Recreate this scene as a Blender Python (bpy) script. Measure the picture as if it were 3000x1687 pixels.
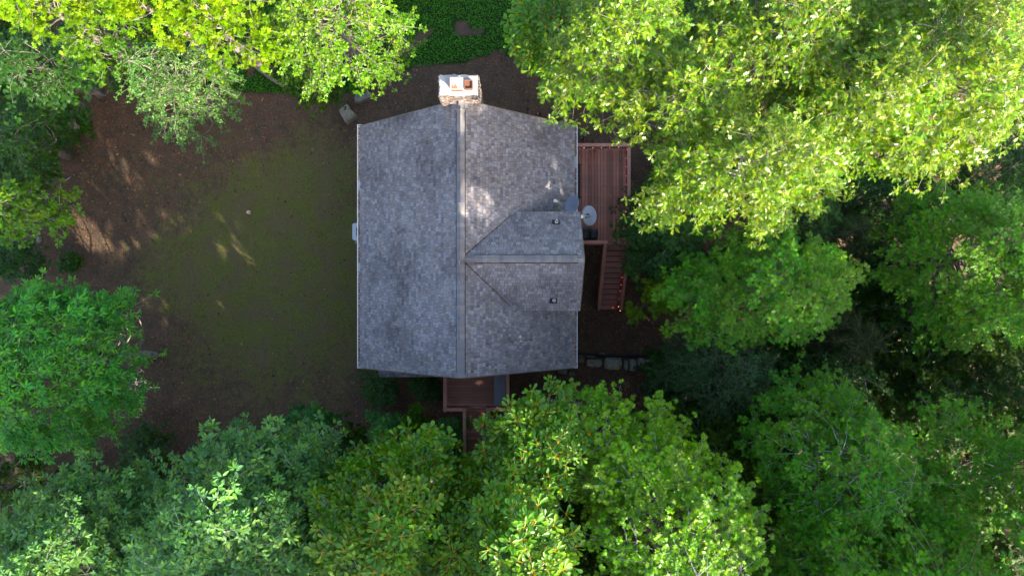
import bpy, math, random
import numpy as np
from mathutils import Vector, Matrix, noise as mnoise

random.seed(7)
RNG = np.random.default_rng(11)
sc = bpy.context.scene
for o in list(bpy.data.objects):
    bpy.data.objects.remove(o, do_unlink=True)
COL = sc.collection

# ------------------------------------------------------------------ camera
H = 34.5                      # drone height above the ground, metres
cam_d = bpy.data.cameras.new('camera')
cam_d.lens = 24.0
cam_d.sensor_width = 36.0
cam_d.shift_y = 36.5 / 3000.0
cam_d.clip_start = 0.5
cam_d.clip_end = 2000
cam = bpy.data.objects.new('camera', cam_d)
cam.location = (0, 0, H)
cam.rotation_euler = (0, 0, 0)
COL.objects.link(cam)
sc.camera = cam

# ------------------------------------------------------------------ light
SUN_EL = math.radians(29)
AZ = Vector((0.64, -0.77)).normalized()
S = Vector((AZ.x * math.cos(SUN_EL), AZ.y * math.cos(SUN_EL), math.sin(SUN_EL)))
w = bpy.data.worlds.new('World')
sc.world = w
w.use_nodes = True
wn = w.node_tree
wn.nodes.clear()
sky = wn.nodes.new('ShaderNodeTexSky')
sky.sky_type = 'NISHITA'
sky.sun_disc = False
sky.sun_elevation = SUN_EL
sky.sun_rotation = math.atan2(S.x, S.y)
sky.air_density = 1.0
sky.dust_density = 3.0
sky.ozone_density = 0.6
bg = wn.nodes.new('ShaderNodeBackground')
bg.inputs['Strength'].default_value = 0.15
wo = wn.nodes.new('ShaderNodeOutputWorld')
wn.links.new(sky.outputs[0], bg.inputs[0])
wn.links.new(bg.outputs[0], wo.inputs[0])
sl = bpy.data.lights.new('sun', 'SUN')
sl.energy = 5.0
sl.angle = math.radians(0.5)
sl.color = (1.0, 0.90, 0.74)
so = bpy.data.objects.new('sun', sl)
so.rotation_euler = (-S).to_track_quat('-Z', 'Y').to_euler()
so.location = S * 80
COL.objects.link(so)
sc.view_settings.view_transform = 'Standard'
sc.view_settings.look = 'None'
sc.view_settings.exposure = 1.8
sc.view_settings.gamma = 1.0
sc.view_settings.use_curve_mapping = False
sc.render.engine = 'CYCLES'

# ------------------------------------------------------------------ helpers
def scl(z): return 2000.0 / (H - z)
def at(px, py, z):
    s = scl(z)
    return Vector(((px - 1500) / s, (880 - py) / s, z))

ORI = {}
def tag(o, label=None, cat=None, group=None, kind=None):
    if label: o['label'] = label
    if cat: o['category'] = cat
    if group: o['group'] = group
    if kind: o['kind'] = kind
    return o
def thing(name, label, cat, loc, group=None):
    o = bpy.data.objects.new(name, None)
    o.empty_display_size = 0.2
    o.location = loc
    COL.objects.link(o)
    ORI[o.name] = Vector(loc)
    return tag(o, label, cat, group)
def link(name, me, parent=None, loc=None):
    """object with mesh whose coordinates are relative to loc (world)"""
    o = bpy.data.objects.new(name, me)
    COL.objects.link(o)
    loc = Vector(loc) if loc is not None else Vector((0, 0, 0))
    if parent is not None:
        o.parent = parent
        o.location = loc - ORI[parent.name]
    else:
        o.location = loc
    ORI[o.name] = loc
    return o

class MB:
    def __init__(s): s.v = []; s.f = []; s.m = []; s.c = []
    def add(s, vs, fs, mi=0, col=None):
        b = len(s.v)
        s.v.extend([tuple(v) for v in vs])
        for f in fs:
            s.f.append(tuple(b + i for i in f)); s.m.append(mi)
        s.c.extend([col or (1, 1, 1)] * len(vs))
        return s
    def box(s, a, b, mi=0, col=None):
        x0, y0, z0 = a; x1, y1, z1 = b
        vs = [(x0,y0,z0),(x1,y0,z0),(x1,y1,z0),(x0,y1,z0),(x0,y0,z1),(x1,y0,z1),(x1,y1,z1),(x0,y1,z1)]
        return s.add(vs, [(0,3,2,1),(4,5,6,7),(0,1,5,4),(1,2,6,5),(2,3,7,6),(3,0,4,7)], mi, col)
    def bar(s, p, q, w_, h_, mi=0, up=(0,0,1), col=None):
        p = Vector(p); q = Vector(q); d = (q - p).normalized()
        u = Vector(up)
        if abs(d.dot(u)) > 0.95: u = Vector((1, 0, 0))
        r = d.cross(u).normalized(); n = r.cross(d).normalized()
        vs = []
        for e in (p, q):
            for a, b in ((-1,-1),(1,-1),(1,1),(-1,1)):
                vs.append(e + r * a * w_ / 2 + n * b * h_ / 2)
        return s.add(vs, [(0,3,2,1),(4,5,6,7),(0,1,5,4),(1,2,6,5),(2,3,7,6),(3,0,4,7)], mi, col)
    def tube(s, pts, rad, n=6, mi=0, col=None, cap=True):
        pts = [Vector(p) for p in pts]
        if not hasattr(rad, '__len__'): rad = [rad] * len(pts)
        vs = []; fs = []
        for i, p in enumerate(pts):
            d = (pts[min(i+1, len(pts)-1)] - pts[max(i-1, 0)]).normalized()
            u = Vector((0,0,1)) if abs(d.z) < 0.9 else Vector((1,0,0))
            r = d.cross(u).normalized(); k = r.cross(d)
            for j in range(n):
                a = 2 * math.pi * j / n
                vs.append(p + (r * math.cos(a) + k * math.sin(a)) * rad[i])
        for i in range(len(pts) - 1):
            for j in range(n):
                a = i*n+j; b = i*n+(j+1)%n
                fs.append((a, b, b+n, a+n))
        if cap:
            fs.append(tuple(reversed(range(n)))); fs.append(tuple(range((len(pts)-1)*n, len(pts)*n)))
        return s.add(vs, fs, mi, col)
    def lathe(s, c, prof, n=20, mi=0, mat=None, col=None):
        vs = []; fs = []
        for r, z in prof:
            for j in range(n):
                a = 2*math.pi*j/n
                v = Vector((r*math.cos(a), r*math.sin(a), z))
                if mat: v = mat @ v
                vs.append(v + Vector(c))
        for i in range(len(prof)-1):
            for j in range(n):
                a = i*n+j; b = i*n+(j+1)%n
                fs.append((a, b, b+n, a+n))
        return s.add(vs, fs, mi, col)
    def build(s, name, mats, parent=None, loc=None, smooth=False, bevel=0):
        if loc is None: loc = ORI[parent.name] if parent is not None else Vector((0,0,0))
        loc = Vector(loc)
        me = bpy.data.meshes.new(name)
        me.from_pydata([(v[0]-loc.x, v[1]-loc.y, v[2]-loc.z) for v in s.v], [], s.f)
        if not isinstance(mats, (list, tuple)): mats = [mats]
        for m in mats: me.materials.append(m)
        me.polygons.foreach_set('material_index', s.m)
        ca = me.color_attributes.new('tint', 'FLOAT_COLOR', 'POINT')
        arr = np.ones((len(s.v), 4), np.float32); arr[:, :3] = np.array(s.c, np.float32)
        ca.data.foreach_set('color', arr.ravel())
        if smooth: me.polygons.foreach_set('use_smooth', [True]*len(s.f))
        me.validate(); me.update()
        o = link(name, me, parent, loc)
        if bevel:
            b = o.modifiers.new('bevel', 'BEVEL'); b.width = bevel; b.segments = 2; b.limit_method = 'ANGLE'
        return o

def fast_mesh(name, V, T, C, mi, mats):
    me = bpy.data.meshes.new(name)
    nv, nt = len(V), len(T)
    me.vertices.add(nv); me.vertices.foreach_set('co', V.astype(np.float32).ravel())
    me.loops.add(nt*3); me.loops.foreach_set('vertex_index', T.astype(np.int32).ravel())
    me.polygons.add(nt)
    me.polygons.foreach_set('loop_start', np.arange(0, nt*3, 3, dtype=np.int32))
    me.polygons.foreach_set('material_index', mi.astype(np.int32))
    for m in mats: me.materials.append(m)
    ca = me.color_attributes.new('tint', 'FLOAT_COLOR', 'POINT')
    arr = np.ones((nv, 4), np.float32); arr[:, :3] = C
    ca.data.foreach_set('color', arr.ravel())
    me.update(calc_edges=True)
    return me

# ------------------------------------------------------------------ materials
def new_mat(name):
    m = bpy.data.materials.new(name); m.use_nodes = True
    nt = m.node_tree; nt.nodes.clear()
    out = nt.nodes.new('ShaderNodeOutputMaterial')
    return m, nt, out
def surf(name, c1, c2=None, scale=8.0, rough=0.7, spec=0.4, metal=0, detail=5, bump=0.0, bscale=None, use_tint=False,
         stretch=None, c3=None, scale3=1.0, thr=(0.45, 0.65), coord='Object', emit=None, estr=0):
    m, nt, out = new_mat(name)
    L = nt.links.new
    p = nt.nodes.new('ShaderNodeBsdfPrincipled')
    L(p.outputs[0], out.inputs[0])
    p.inputs['Roughness'].default_value = rough
    p.inputs['Specular IOR Level'].default_value = spec
    p.inputs['Metallic'].default_value = metal
    tc = nt.nodes.new('ShaderNodeTexCoord')
    vec = tc.outputs[coord]
    if stretch:
        mp = nt.nodes.new('ShaderNodeMapping'); mp.inputs['Scale'].default_value = stretch
        L(vec, mp.inputs[0]); vec = mp.outputs[0]
    n = nt.nodes.new('ShaderNodeTexNoise'); n.inputs['Scale'].default_value = scale; n.inputs['Detail'].default_value = detail
    L(vec, n.inputs['Vector'])
    mx = nt.nodes.new('ShaderNodeMix'); mx.data_type = 'RGBA'
    rmp = nt.nodes.new('ShaderNodeMapRange'); rmp.inputs[1].default_value = 0.3; rmp.inputs[2].default_value = 0.7
    L(n.outputs[0], rmp.inputs[0]); L(rmp.outputs[0], mx.inputs[0])
    mx.inputs[6].default_value = (*c1, 1); mx.inputs[7].default_value = (*(c2 or c1), 1)
    cur = mx.outputs[2]
    if c3:
        n3 = nt.nodes.new('ShaderNodeTexNoise'); n3.inputs['Scale'].default_value = scale3; n3.inputs['Detail'].default_value = 4
        L(vec, n3.inputs['Vector'])
        r3 = nt.nodes.new('ShaderNodeMapRange'); r3.inputs[1].default_value = thr[0]; r3.inputs[2].default_value = thr[1]
        L(n3.outputs[0], r3.inputs[0])
        m3 = nt.nodes.new('ShaderNodeMix'); m3.data_type = 'RGBA'
        L(r3.outputs[0], m3.inputs[0]); L(cur, m3.inputs[6]); m3.inputs[7].default_value = (*c3, 1)
        cur = m3.outputs[2]
    if use_tint:
        a = nt.nodes.new('ShaderNodeAttribute'); a.attribute_name = 'tint'
        mm = nt.nodes.new('ShaderNodeMix'); mm.data_type = 'RGBA'; mm.blend_type = 'MULTIPLY'; mm.inputs[0].default_value = 1
        L(cur, mm.inputs[6]); L(a.outputs['Color'], mm.inputs[7]); cur = mm.outputs[2]
    L(cur, p.inputs['Base Color'])
    if bump:
        b = nt.nodes.new('ShaderNodeBump'); b.inputs['Strength'].default_value = bump; b.inputs['Distance'].default_value = 0.02
        nb = nt.nodes.new('ShaderNodeTexNoise'); nb.inputs['Scale'].default_value = bscale or scale*3; nb.inputs['Detail'].default_value = 6
        L(vec, nb.inputs['Vector']); L(nb.outputs[0], b.inputs['Height']); L(b.outputs[0], p.inputs['Normal'])
    if emit:
        p.inputs['Emission Color'].default_value = (*emit, 1); p.inputs['Emission Strength'].default_value = estr
    return m

def leaf_mat(name, rough=0.42, spec=0.5, trans=0.32):
    m, nt, out = new_mat(name)
    L = nt.links.new
    a = nt.nodes.new('ShaderNodeAttribute'); a.attribute_name = 'tint'
    p = nt.nodes.new('ShaderNodeBsdfPrincipled')
    p.inputs['Roughness'].default_value = rough
    p.inputs['Specular IOR Level'].default_value = spec
    oi = nt.nodes.new('ShaderNodeObjectInfo')
    hs = nt.nodes.new('ShaderNodeHueSaturation')
    r1 = nt.nodes.new('ShaderNodeMapRange'); r1.inputs[3].default_value = 0.484; r1.inputs[4].default_value = 0.512; L(oi.outputs['Random'], r1.inputs[0])
    m7 = nt.nodes.new('ShaderNodeMath'); m7.operation = 'MULTIPLY'; m7.inputs[1].default_value = 7.31; L(oi.outputs['Random'], m7.inputs[0])
    fr = nt.nodes.new('ShaderNodeMath'); fr.operation = 'FRACT'; L(m7.outputs[0], fr.inputs[0])
    r2 = nt.nodes.new('ShaderNodeMapRange'); r2.inputs[3].default_value = 0.78; r2.inputs[4].default_value = 1.22; L(fr.outputs[0], r2.inputs[0])
    L(r1.outputs[0], hs.inputs['Hue']); L(r2.outputs[0], hs.inputs['Value']); L(a.outputs['Color'], hs.inputs['Color'])
    hs.inputs['Saturation'].default_value = 1.22
    a = hs
    L(hs.outputs['Color'], p.inputs['Base Color'])
    t = nt.nodes.new('ShaderNodeBsdfTranslucent')
    g = nt.nodes.new('ShaderNodeMix'); g.data_type = 'RGBA'; g.blend_type = 'MULTIPLY'; g.inputs[0].default_value = 1
    L(a.outputs['Color'], g.inputs[6]); g.inputs[7].default_value = (2.0, 1.9, 0.6, 1)
    L(g.outputs[2], t.inputs[0])
    mx = nt.nodes.new('ShaderNodeMixShader'); mx.inputs[0].default_value = trans
    L(p.outputs[0], mx.inputs[1]); L(t.outputs[0], mx.inputs[2]); L(mx.outputs[0], out.inputs[0])
    return m

M = {}
M['leaf'] = leaf_mat('leaf', rough=0.5, spec=0.28, trans=0.24)
M['leaf_semi'] = leaf_mat('leaf_semi', rough=0.42, spec=0.5, trans=0.22)
M['leaf_gloss'] = leaf_mat('leaf_gloss', rough=0.36, spec=0.6, trans=0.22)
M['needle'] = leaf_mat('needle', rough=0.5, spec=0.4, trans=0.15)
M['bark'] = surf('bark', (0.16, 0.13, 0.10), (0.30, 0.27, 0.23), scale=9, rough=0.9, spec=0.2, bump=0.5)
M['bark_pale'] = surf('bark_pale', (0.30, 0.29, 0.27), (0.52, 0.51, 0.49), scale=7, rough=0.85, spec=0.2, bump=0.4, c3=(0.07, 0.065, 0.06), scale3=9, thr=(0.53, 0.6))
M['shingle'] = surf('shingle', (0.82, 0.82, 0.82), (1.12, 1.12, 1.12), scale=90, rough=0.92, spec=0.2, use_tint=True, bump=0.15, bscale=200, c3=(0.64, 0.63, 0.64), scale3=0.55, thr=(0.50, 0.68), coord='Object')
M['underlay'] = surf('underlay', (0.03, 0.03, 0.035), rough=0.9)
M['fascia'] = surf('fascia', (0.17, 0.12, 0.09), (0.22, 0.17, 0.13), scale=5, rough=0.7)
M['gutter'] = surf('gutter_white', (0.80, 0.81, 0.82), (0.70, 0.71, 0.72), scale=3, rough=0.4)
M['log'] = surf('wall_log', (0.16, 0.09, 0.05), (0.24, 0.15, 0.09), scale=5, rough=0.7, bump=0.2, stretch=(1, 1, 6))
M['foundation'] = surf('foundation', (0.28, 0.27, 0.25), (0.36, 0.35, 0.32), scale=8, rough=0.9)
M['glass'] = surf('window_glass', (0.02, 0.03, 0.035), rough=0.08, spec=0.8)
M['trim'] = surf('trim', (0.45, 0.40, 0.33), rough=0.6)
M['deck'] = surf('deck_board', (0.40, 0.165, 0.112), (0.48, 0.21, 0.150), scale=3, rough=0.62, spec=0.4, stretch=(1,1,1), use_tint=True, bump=0.08, bscale=60, c3=(0.34, 0.16, 0.12), scale3=1.5)
M['rail'] = surf('deck_rail', (0.40, 0.18, 0.13), (0.47, 0.23, 0.17), scale=4, rough=0.6, use_tint=True, bump=0.06)
M['stone'] = surf('stone', (0.20, 0.19, 0.17), (0.34, 0.32, 0.28), scale=6, rough=0.9, spec=0.2, bump=0.6, use_tint=True, c3=(0.16, 0.20, 0.13), scale3=2.5, thr=(0.52, 0.62))
M['mortar'] = surf('mortar', (0.28, 0.25, 0.22), (0.40, 0.36, 0.32), scale=10, rough=0.95, bump=0.4)
M['chimstone'] = surf('chimney_stone', (0.16, 0.14, 0.125), (0.44, 0.41, 0.38), scale=7, rough=0.9, spec=0.2, bump=0.6, use_tint=True, c3=(0.14, 0.10, 0.085), scale3=8, thr=(0.50, 0.62))
M['cement'] = surf('cement_cap', (0.40, 0.39, 0.375), (0.46, 0.45, 0.435), scale=5, rough=0.85, spec=0.3, bump=0.15, c3=(0.55, 0.53, 0.50), scale3=6, thr=(0.6, 0.75))
M['flue_lid'] = surf('flue_lid_metal', (0.30, 0.32, 0.335), (0.38, 0.39, 0.40), scale=20, rough=0.5, metal=0.2, c3=(0.30, 0.13, 0.06), scale3=9, thr=(0.62, 0.66))
M['rust'] = surf('rust', (0.42, 0.17, 0.055), (0.30, 0.10, 0.04), scale=20, rough=0.85)
M['terracotta'] = surf('terracotta', (0.15, 0.07, 0.045), (0.21, 0.10, 0.065), scale=9, rough=0.85)
M['throat_brown'] = surf('throat_brown', (0.10, 0.045, 0.03), (0.15, 0.07, 0.04), scale=9, rough=0.95)  # plain dark brown for the pipe throat
M['pvc'] = surf('pvc', (0.78, 0.77, 0.74), rough=0.4)
M['rubber'] = surf('rubber', (0.03, 0.035, 0.045), rough=0.6)
M['black'] = surf('black_metal', (0.012, 0.012, 0.013), rough=0.45)
M['cover'] = surf('black_cover', (0.010, 0.012, 0.014), (0.018, 0.02, 0.022), scale=4, rough=0.55, bump=0.3, bscale=5)
M['dish'] = surf('dish_grey', (0.42, 0.46, 0.51), (0.47, 0.50, 0.55), scale=5, rough=0.45)
M['dish_dark'] = surf('dish_dark_grey', (0.30, 0.345, 0.43), (0.33, 0.375, 0.46), scale=5, rough=0.5)
M['mark'] = surf('dish_mark', (0.02, 0.025, 0.05), rough=0.5)
M['metal'] = surf('galvanised', (0.45, 0.47, 0.48), rough=0.4, metal=0.6)
M['yellow'] = surf('yellow_label', (0.65, 0.55, 0.03), rough=0.5)
M['ac'] = surf('ac_white', (0.60, 0.64, 0.68), (0.66, 0.70, 0.74), scale=6, rough=0.5)
M['ac_dark'] = surf('ac_dark', (0.04, 0.07, 0.10), rough=0.5)
M['bench'] = surf('bench_grey', (0.17, 0.20, 0.25), (0.23, 0.26, 0.31), scale=5, rough=0.6, stretch=(1, .2, 1))
M['hose'] = surf('hose_black', (0.008, 0.009, 0.010), rough=0.35)
M['wire'] = surf('wire', (0.03, 0.03, 0.03), rough=0.5)
M['bulb_red'] = surf('bulb_red', (0.8, 0.05, 0.05), emit=(1.0, 0.05, 0.05), estr=1.2)
M['bulb_warm'] = surf('bulb_warm', (0.8, 0.3, 0.1), emit=(1.0, 0.33, 0.12), estr=1.3)
M['litter'] = leaf_mat('litter', rough=0.8, spec=0.2, trans=0.05)

# ------------------------------------------------------------------ ground
def gz(x, y):
    d = 0.0
    if x > 7: d -= min((x-7)*0.28, 5.5)
    n = mnoise.noise(Vector((x*0.12, y*0.12, 3.1)))*0.25 + mnoise.noise(Vector((x*0.5, y*0.5, 1.7)))*0.05
    r = math.hypot(max(abs(x+1.5)-8, 0), max(abs(y-2)-8, 0))
    return d + n*min(1, r/6) - 0.02
PX = lambda x, y: (1500 + x*scl(0), 880 - y*scl(0))
def cover_edge(px):
    xs = [-3000, 300, 560, 660, 870, 960, 1040, 1130, 1200, 1350, 1500, 1600, 4000]
    ys = [100, 200, 250, 262, 283, 288, 262, 225, 200, 178, 158, 130, 60]
    return float(np.interp(px, xs, ys))
def zones(x, y):
    px, py = PX(x, y)
    n = mnoise.noise(Vector((x*0.35, y*0.35, 0)))*0.5 + mnoise.noise(Vector((x*1.1, y*1.1, 5)))*0.3
    # ground cover of ivy north of the yard
    cov = 1.0 if py < cover_edge(px) + n*14 and px > 520 else 0.0
    if cov:
        n2 = mnoise.noise(Vector((x*1.3, y*1.3, 8))) + .5*mnoise.noise(Vector((x*3.1, y*3.1, 2)))
        for bx, by, br in ((1358, 88, 34), (1250, 105, 26), (1205, 150, 26), (740, 215, 18), (1515, 30, 30), (1470, 170, 30)):
            if math.hypot((px-bx), (py-by)*1.2) < br*(.9+n2*1.3): cov = 0.0
        if n2 > .78: cov = 0.0
    # lawn
    e = math.hypot((px-830)/470.0, (py-790)/430.0)
    g = max(0.0, min(1.0, (1.20-e)*1.5 + n*0.95))
    g2 = max(0.0, min(1.0, 0.5 + n*1.5)) * (0.35 if px < 1400 else 0.22)
    return cov, max(g*0.95, g2)
N = 200
lo, hi = -36.0, 36.0
xs = np.linspace(lo, hi, N)
vs = []; cols = []
for j in range(N):
    for i in range(N):
        x, y = float(xs[i]), float(xs[j])
        vs.append((x, y, gz(x, y)))
        c, g = zones(x, y)
        cols.append((c, g, 0))
fs = [(j*N+i, j*N+i+1, (j+1)*N+i+1, (j+1)*N+i) for j in range(N-1) for i in range(N-1)]
b = len(vs)
rim = [j for j in range(N)] + [j*N+N-1 for j in range(1, N)] + [(N-1)*N+i for i in range(N-2, -1, -1)] + [j*N for j in range(N-2, 0, -1)]
for k in rim:
    x, y, z = vs[k]; vs.append((x*12, y*12, z)); cols.append((0, 0.3, 0))
nr = len(rim)
for k in range(nr):
    fs.append((rim[k], b+k, b+(k+1) % nr, rim[(k+1) % nr]))
me = bpy.data.meshes.new('ground')
me.from_pydata(vs, [], fs)
ca = me.color_attributes.new('zone', 'FLOAT_COLOR', 'POINT')
arr = np.ones((len(vs), 4), np.float32); arr[:, :3] = np.array(cols); ca.data.foreach_set('color', arr.ravel())
me.polygons.foreach_set('use_smooth', [True]*len(fs)); me.update()
gm, nt, out = new_mat('ground_soil')
L = nt.links.new
p = nt.nodes.new('ShaderNodeBsdfPrincipled'); L(p.outputs[0], out.inputs[0]); p.inputs['Roughness'].default_value = 0.95; p.inputs['Specular IOR Level'].default_value = 0.15
tc = nt.nodes.new('ShaderNodeTexCoord')
def nz(scale, detail=8, rough=0.65):
    n = nt.nodes.new('ShaderNodeTexNoise'); n.inputs['Scale'].default_value = scale; n.inputs['Detail'].default_value = detail
    n.inputs['Roughness'].default_value = rough; L(tc.outputs['Object'], n.inputs['Vector']); return n.outputs[0]
def rmp(v, a, b_):
    r = nt.nodes.new('ShaderNodeMapRange'); r.inputs[1].default_value = a; r.inputs[2].default_value = b_; L(v, r.inputs[0]); return r.outputs[0]
def mixc(f, a, b_):
    m_ = nt.nodes.new('ShaderNodeMix'); m_.data_type = 'RGBA'; L(f, m_.inputs[0])
    for k, q in ((6, a), (7, b_)):
        if isinstance(q, tuple): m_.inputs[k].default_value = (*q, 1)
        else: L(q, m_.inputs[k])
    return m_.outputs[2]
def mth(op, a, b_):
    m_ = nt.nodes.new('ShaderNodeMath'); m_.operation = op
    for k, q in ((0, a), (1, b_)):
        if isinstance(q, (int, float)): m_.inputs[k].default_value = q
        else: L(q, m_.inputs[k])
    return m_.outputs[0]
litter = mixc(rmp(nz(14), 0.35, 0.65), (0.082, 0.050, 0.032), (0.180, 0.115, 0.074))
litter = mixc(rmp(nz(1.3), 0.4, 0.62), litter, (0.085, 0.063, 0.044))
grass = mixc(rmp(nz(18), 0.35, 0.65), (0.088, 0.095, 0.026), (0.155, 0.158, 0.042))
grass = mixc(rmp(nz(0.9), 0.42, 0.60), grass, (0.135, 0.108, 0.055))
za = nt.nodes.new('ShaderNodeAttribute'); za.attribute_name = 'zone'
sx = nt.nodes.new('ShaderNodeSeparateColor'); L(za.outputs['Color'], sx.inputs[0])
f = mth('ADD', sx.outputs[1], mth('MULTIPLY', mth('SUBTRACT', nz(3.2, 8, .75), 0.5), 2.6))
base = mixc(rmp(f, 0.35, 0.75), litter, grass)
cg = mixc(rmp(nz(16), 0.35, 0.65), (0.012, 0.030, 0.006), (0.03, 0.075, 0.012))
base = mixc(rmp(sx.outputs[0], 0.3, 0.7), base, cg)
L(base, p.inputs['Base Color'])
bp = nt.nodes.new('ShaderNodeBump'); bp.inputs['Strength'].default_value = 0.8; bp.inputs['Distance'].default_value = 0.06
L(nz(16), bp.inputs['Height']); L(bp.outputs[0], p.inputs['Normal'])
me.materials.append(gm)
ground = link('ground', me); tag(ground, kind='structure')

# ------------------------------------------------------------------ house
XR, ZR, ZE = -1.93, 8.9, 5.0
HW = 4.617
YN, YS = 7.53, -2.90
TAN = (ZR-ZE)/HW
SL = math.hypot(HW, ZR-ZE); CC = HW/SL; SS = (ZR-ZE)/SL
YW, ZW, WH, WE = 1.565, 8.84, 1.97, 7.16
XE = 2.72
SL2 = math.hypot(WH, ZW-WE); C2 = WH/SL2; S2 = (ZW-WE)/SL2
house = thing('house', 'grey shingled house with a white chimney in the clearing', 'house', (XR, 2.3, 0))
def slopeE(u, v, h=0): return Vector((XR + v*CC + h*SS, u, ZR - v*SS + h*CC))
def slopeW(u, v, h=0): return Vector((XR - v*CC - h*SS, u, ZR - v*SS + h*CC))
def slopeN(u, v, h=0): return Vector((u, YW + v*C2 + h*S2, ZW - v*S2 + h*C2))
def slopeSo(u, v, h=0): return Vector((u, YW - v*C2 - h*S2, ZW - v*S2 + h*C2))
roof_mb = MB()
def slab(fn, poly, h0, h1, mb, mi=0):
    n = len(poly)
    vs = [fn(u, v, h0) for u, v in poly] + [fn(u, v, h1) for u, v in poly]
    fs = [tuple(range(n)), tuple(range(n, 2*n))] + [(i, (i+1) % n, n+(i+1) % n, n+i) for i in range(n)]
    mb.add(vs, fs, mi)
slab(slopeW, [(YS, 0), (YN, 0), (YN, SL), (YS, SL)], -0.16, 0, roof_mb)
slab(slopeE, [(YS, 0.0), (YN, 0.0), (YN, SL), (YS, SL)], -0.161, -0.001, roof_mb)
slab(slopeN, [(XR+0.05, 0), (XE, 0), (XE, SL2), (0.16, SL2)], -0.13, -0.002, roof_mb)
slab(slopeSo, [(XR+0.05, 0), (XE, 0), (XE, SL2), (0.16, SL2)], -0.131, -0.003, roof_mb)
roof = roof_mb.build('roof', M['underlay'], house)
PAL = [(0.245,0.228,0.234), (0.300,0.281,0.285), (0.178,0.163,0.168), (0.250,0.213,0.196), (0.345,0.322,0.318), (0.205,0.194,0.208), (0.290,0.250,0.226), (0.146,0.135,0.142)]
PAL = [tuple((.235+(c_-.235)*.80)*k_ for c_, k_ in zip(p_, (1.05, 1.055, 1.11))) for p_ in PAL]
PW = [.22, .2, .12, .12, .08, .16, .07, .03]
def clip(poly, a, b_, c):       # keep a*u+b*v >= c
    outp = []
    for i in range(len(poly)):
        P, Q = poly[i], poly[(i+1) % len(poly)]
        dp = a*P[0]+b_*P[1]-c; dq = a*Q[0]+b_*Q[1]-c
        if dp >= 0: outp.append(P)
        if dp*dq < 0:
            t = dp/(dp-dq); outp.append((P[0]+t*(Q[0]-P[0]), P[1]+t*(Q[1]-P[1])))
    return outp
EXP = 0.143
tabs = []    # (fn, poly, v0, lam, colour, full)
def courses(fn, umin, umax, vmax, clips, seed):
    rr = random.Random(seed)
    k = int(vmax/EXP) + 1
    for i in range(k):
        v1 = vmax + 0.01 - i*EXP; v0 = v1 - EXP
        if v1 < 0.02: break
        u = umin - rr.uniform(0, 0.2)
        flip = rr.random() < .5
        while u < umax:
            w_ = rr.uniform(0.09, 0.22)
            poly = [(u, max(v0, 0)), (u+w_, max(v0, 0)), (u+w_, v1), (u, v1)]
            poly = clip(poly, 1, 0, umin); poly = clip(poly, -1, 0, -umax)
            n0 = len(poly)
            for c in clips:
                if len(poly) < 3: break
                cc_ = c((u+w_/2, (v0+v1)/2))
                if cc_ == 'drop': poly = []
                elif cc_: 
                    p2 = clip(poly, *cc_)
                    if len(p2) < 3 or len(p2) != len(poly) or p2 != poly: n0 = 99
                    poly = p2
            if len(poly) >= 3:
                tabs.append((fn, poly, v0, 0.006 if flip else 0.0, rr.choices(PAL, PW)[0], n0 == 4 and len(poly) == 4))
            flip = not flip if rr.random() < .8 else flip
            u += w_
def clipE(c):
    u, v = c
    d = v*CC
    k = 0.97
    G = .012
    lim = 1.80
    if u >= YW:
        return (1, -k*CC, YW + G) if d*k < lim else (1, 0, YW+lim)
    return (-1, -k*CC, -YW + G) if d*k < lim else (-1, 0, -(YW-lim))
courses(slopeW, YS, YN, SL, [], 1)
courses(slopeE, YS, YN, SL, [clipE], 2)
def clipWing(c):
    # keep XR side limit: X >= XR + v*C2/0.97
    return (1, -C2/0.97, XR + .01)
courses(slopeN, XR, XE, SL2, [clipWing], 3)
courses(slopeSo, XR, XE, SL2, [clipWing], 4)
def tab_geo(fn, poly, v0, lam, colr=(1, 1, 1)):
    """wedge shaped tab, its dark asphalt edge widened along butt and sides to draw the shadow lines"""
    n = len(poly)
    cu = sum(p_[0] for p_ in poly)/n
    top = []; bot = []
    for u, v in poly:
        du = math.copysign(min(.004, abs(u-cu)*.3), cu-u)
        low = v > v0+EXP*.6
        top.append(fn(u+du, v-(.017 if low else 0), 0.003 + lam + 0.017*(v-v0)/EXP))
        bot.append(fn(u, v, 0.0005))
    dk_ = (.028, .028, .036)
    return top + top + bot, [tuple(range(n))] + [(n+i, 2*n+i, 2*n+(i+1) % n, n+(i+1) % n) for i in range(n)], [colr]*n + [dk_]*(2*n)
def add_tab(mb, t):
    vs_, fs_, cs_ = tab_geo(*t[:5])
    mb.add(vs_, fs_); mb.c[-len(vs_):] = cs_
full = [t for t in tabs if t[5]]
full.sort(key=lambda t: -abs(t[1][1][0]-t[1][0][0]) * (1.25 if t[0] is slopeE else 1.0))
single = set(id(t) for t in full[:300])
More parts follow.
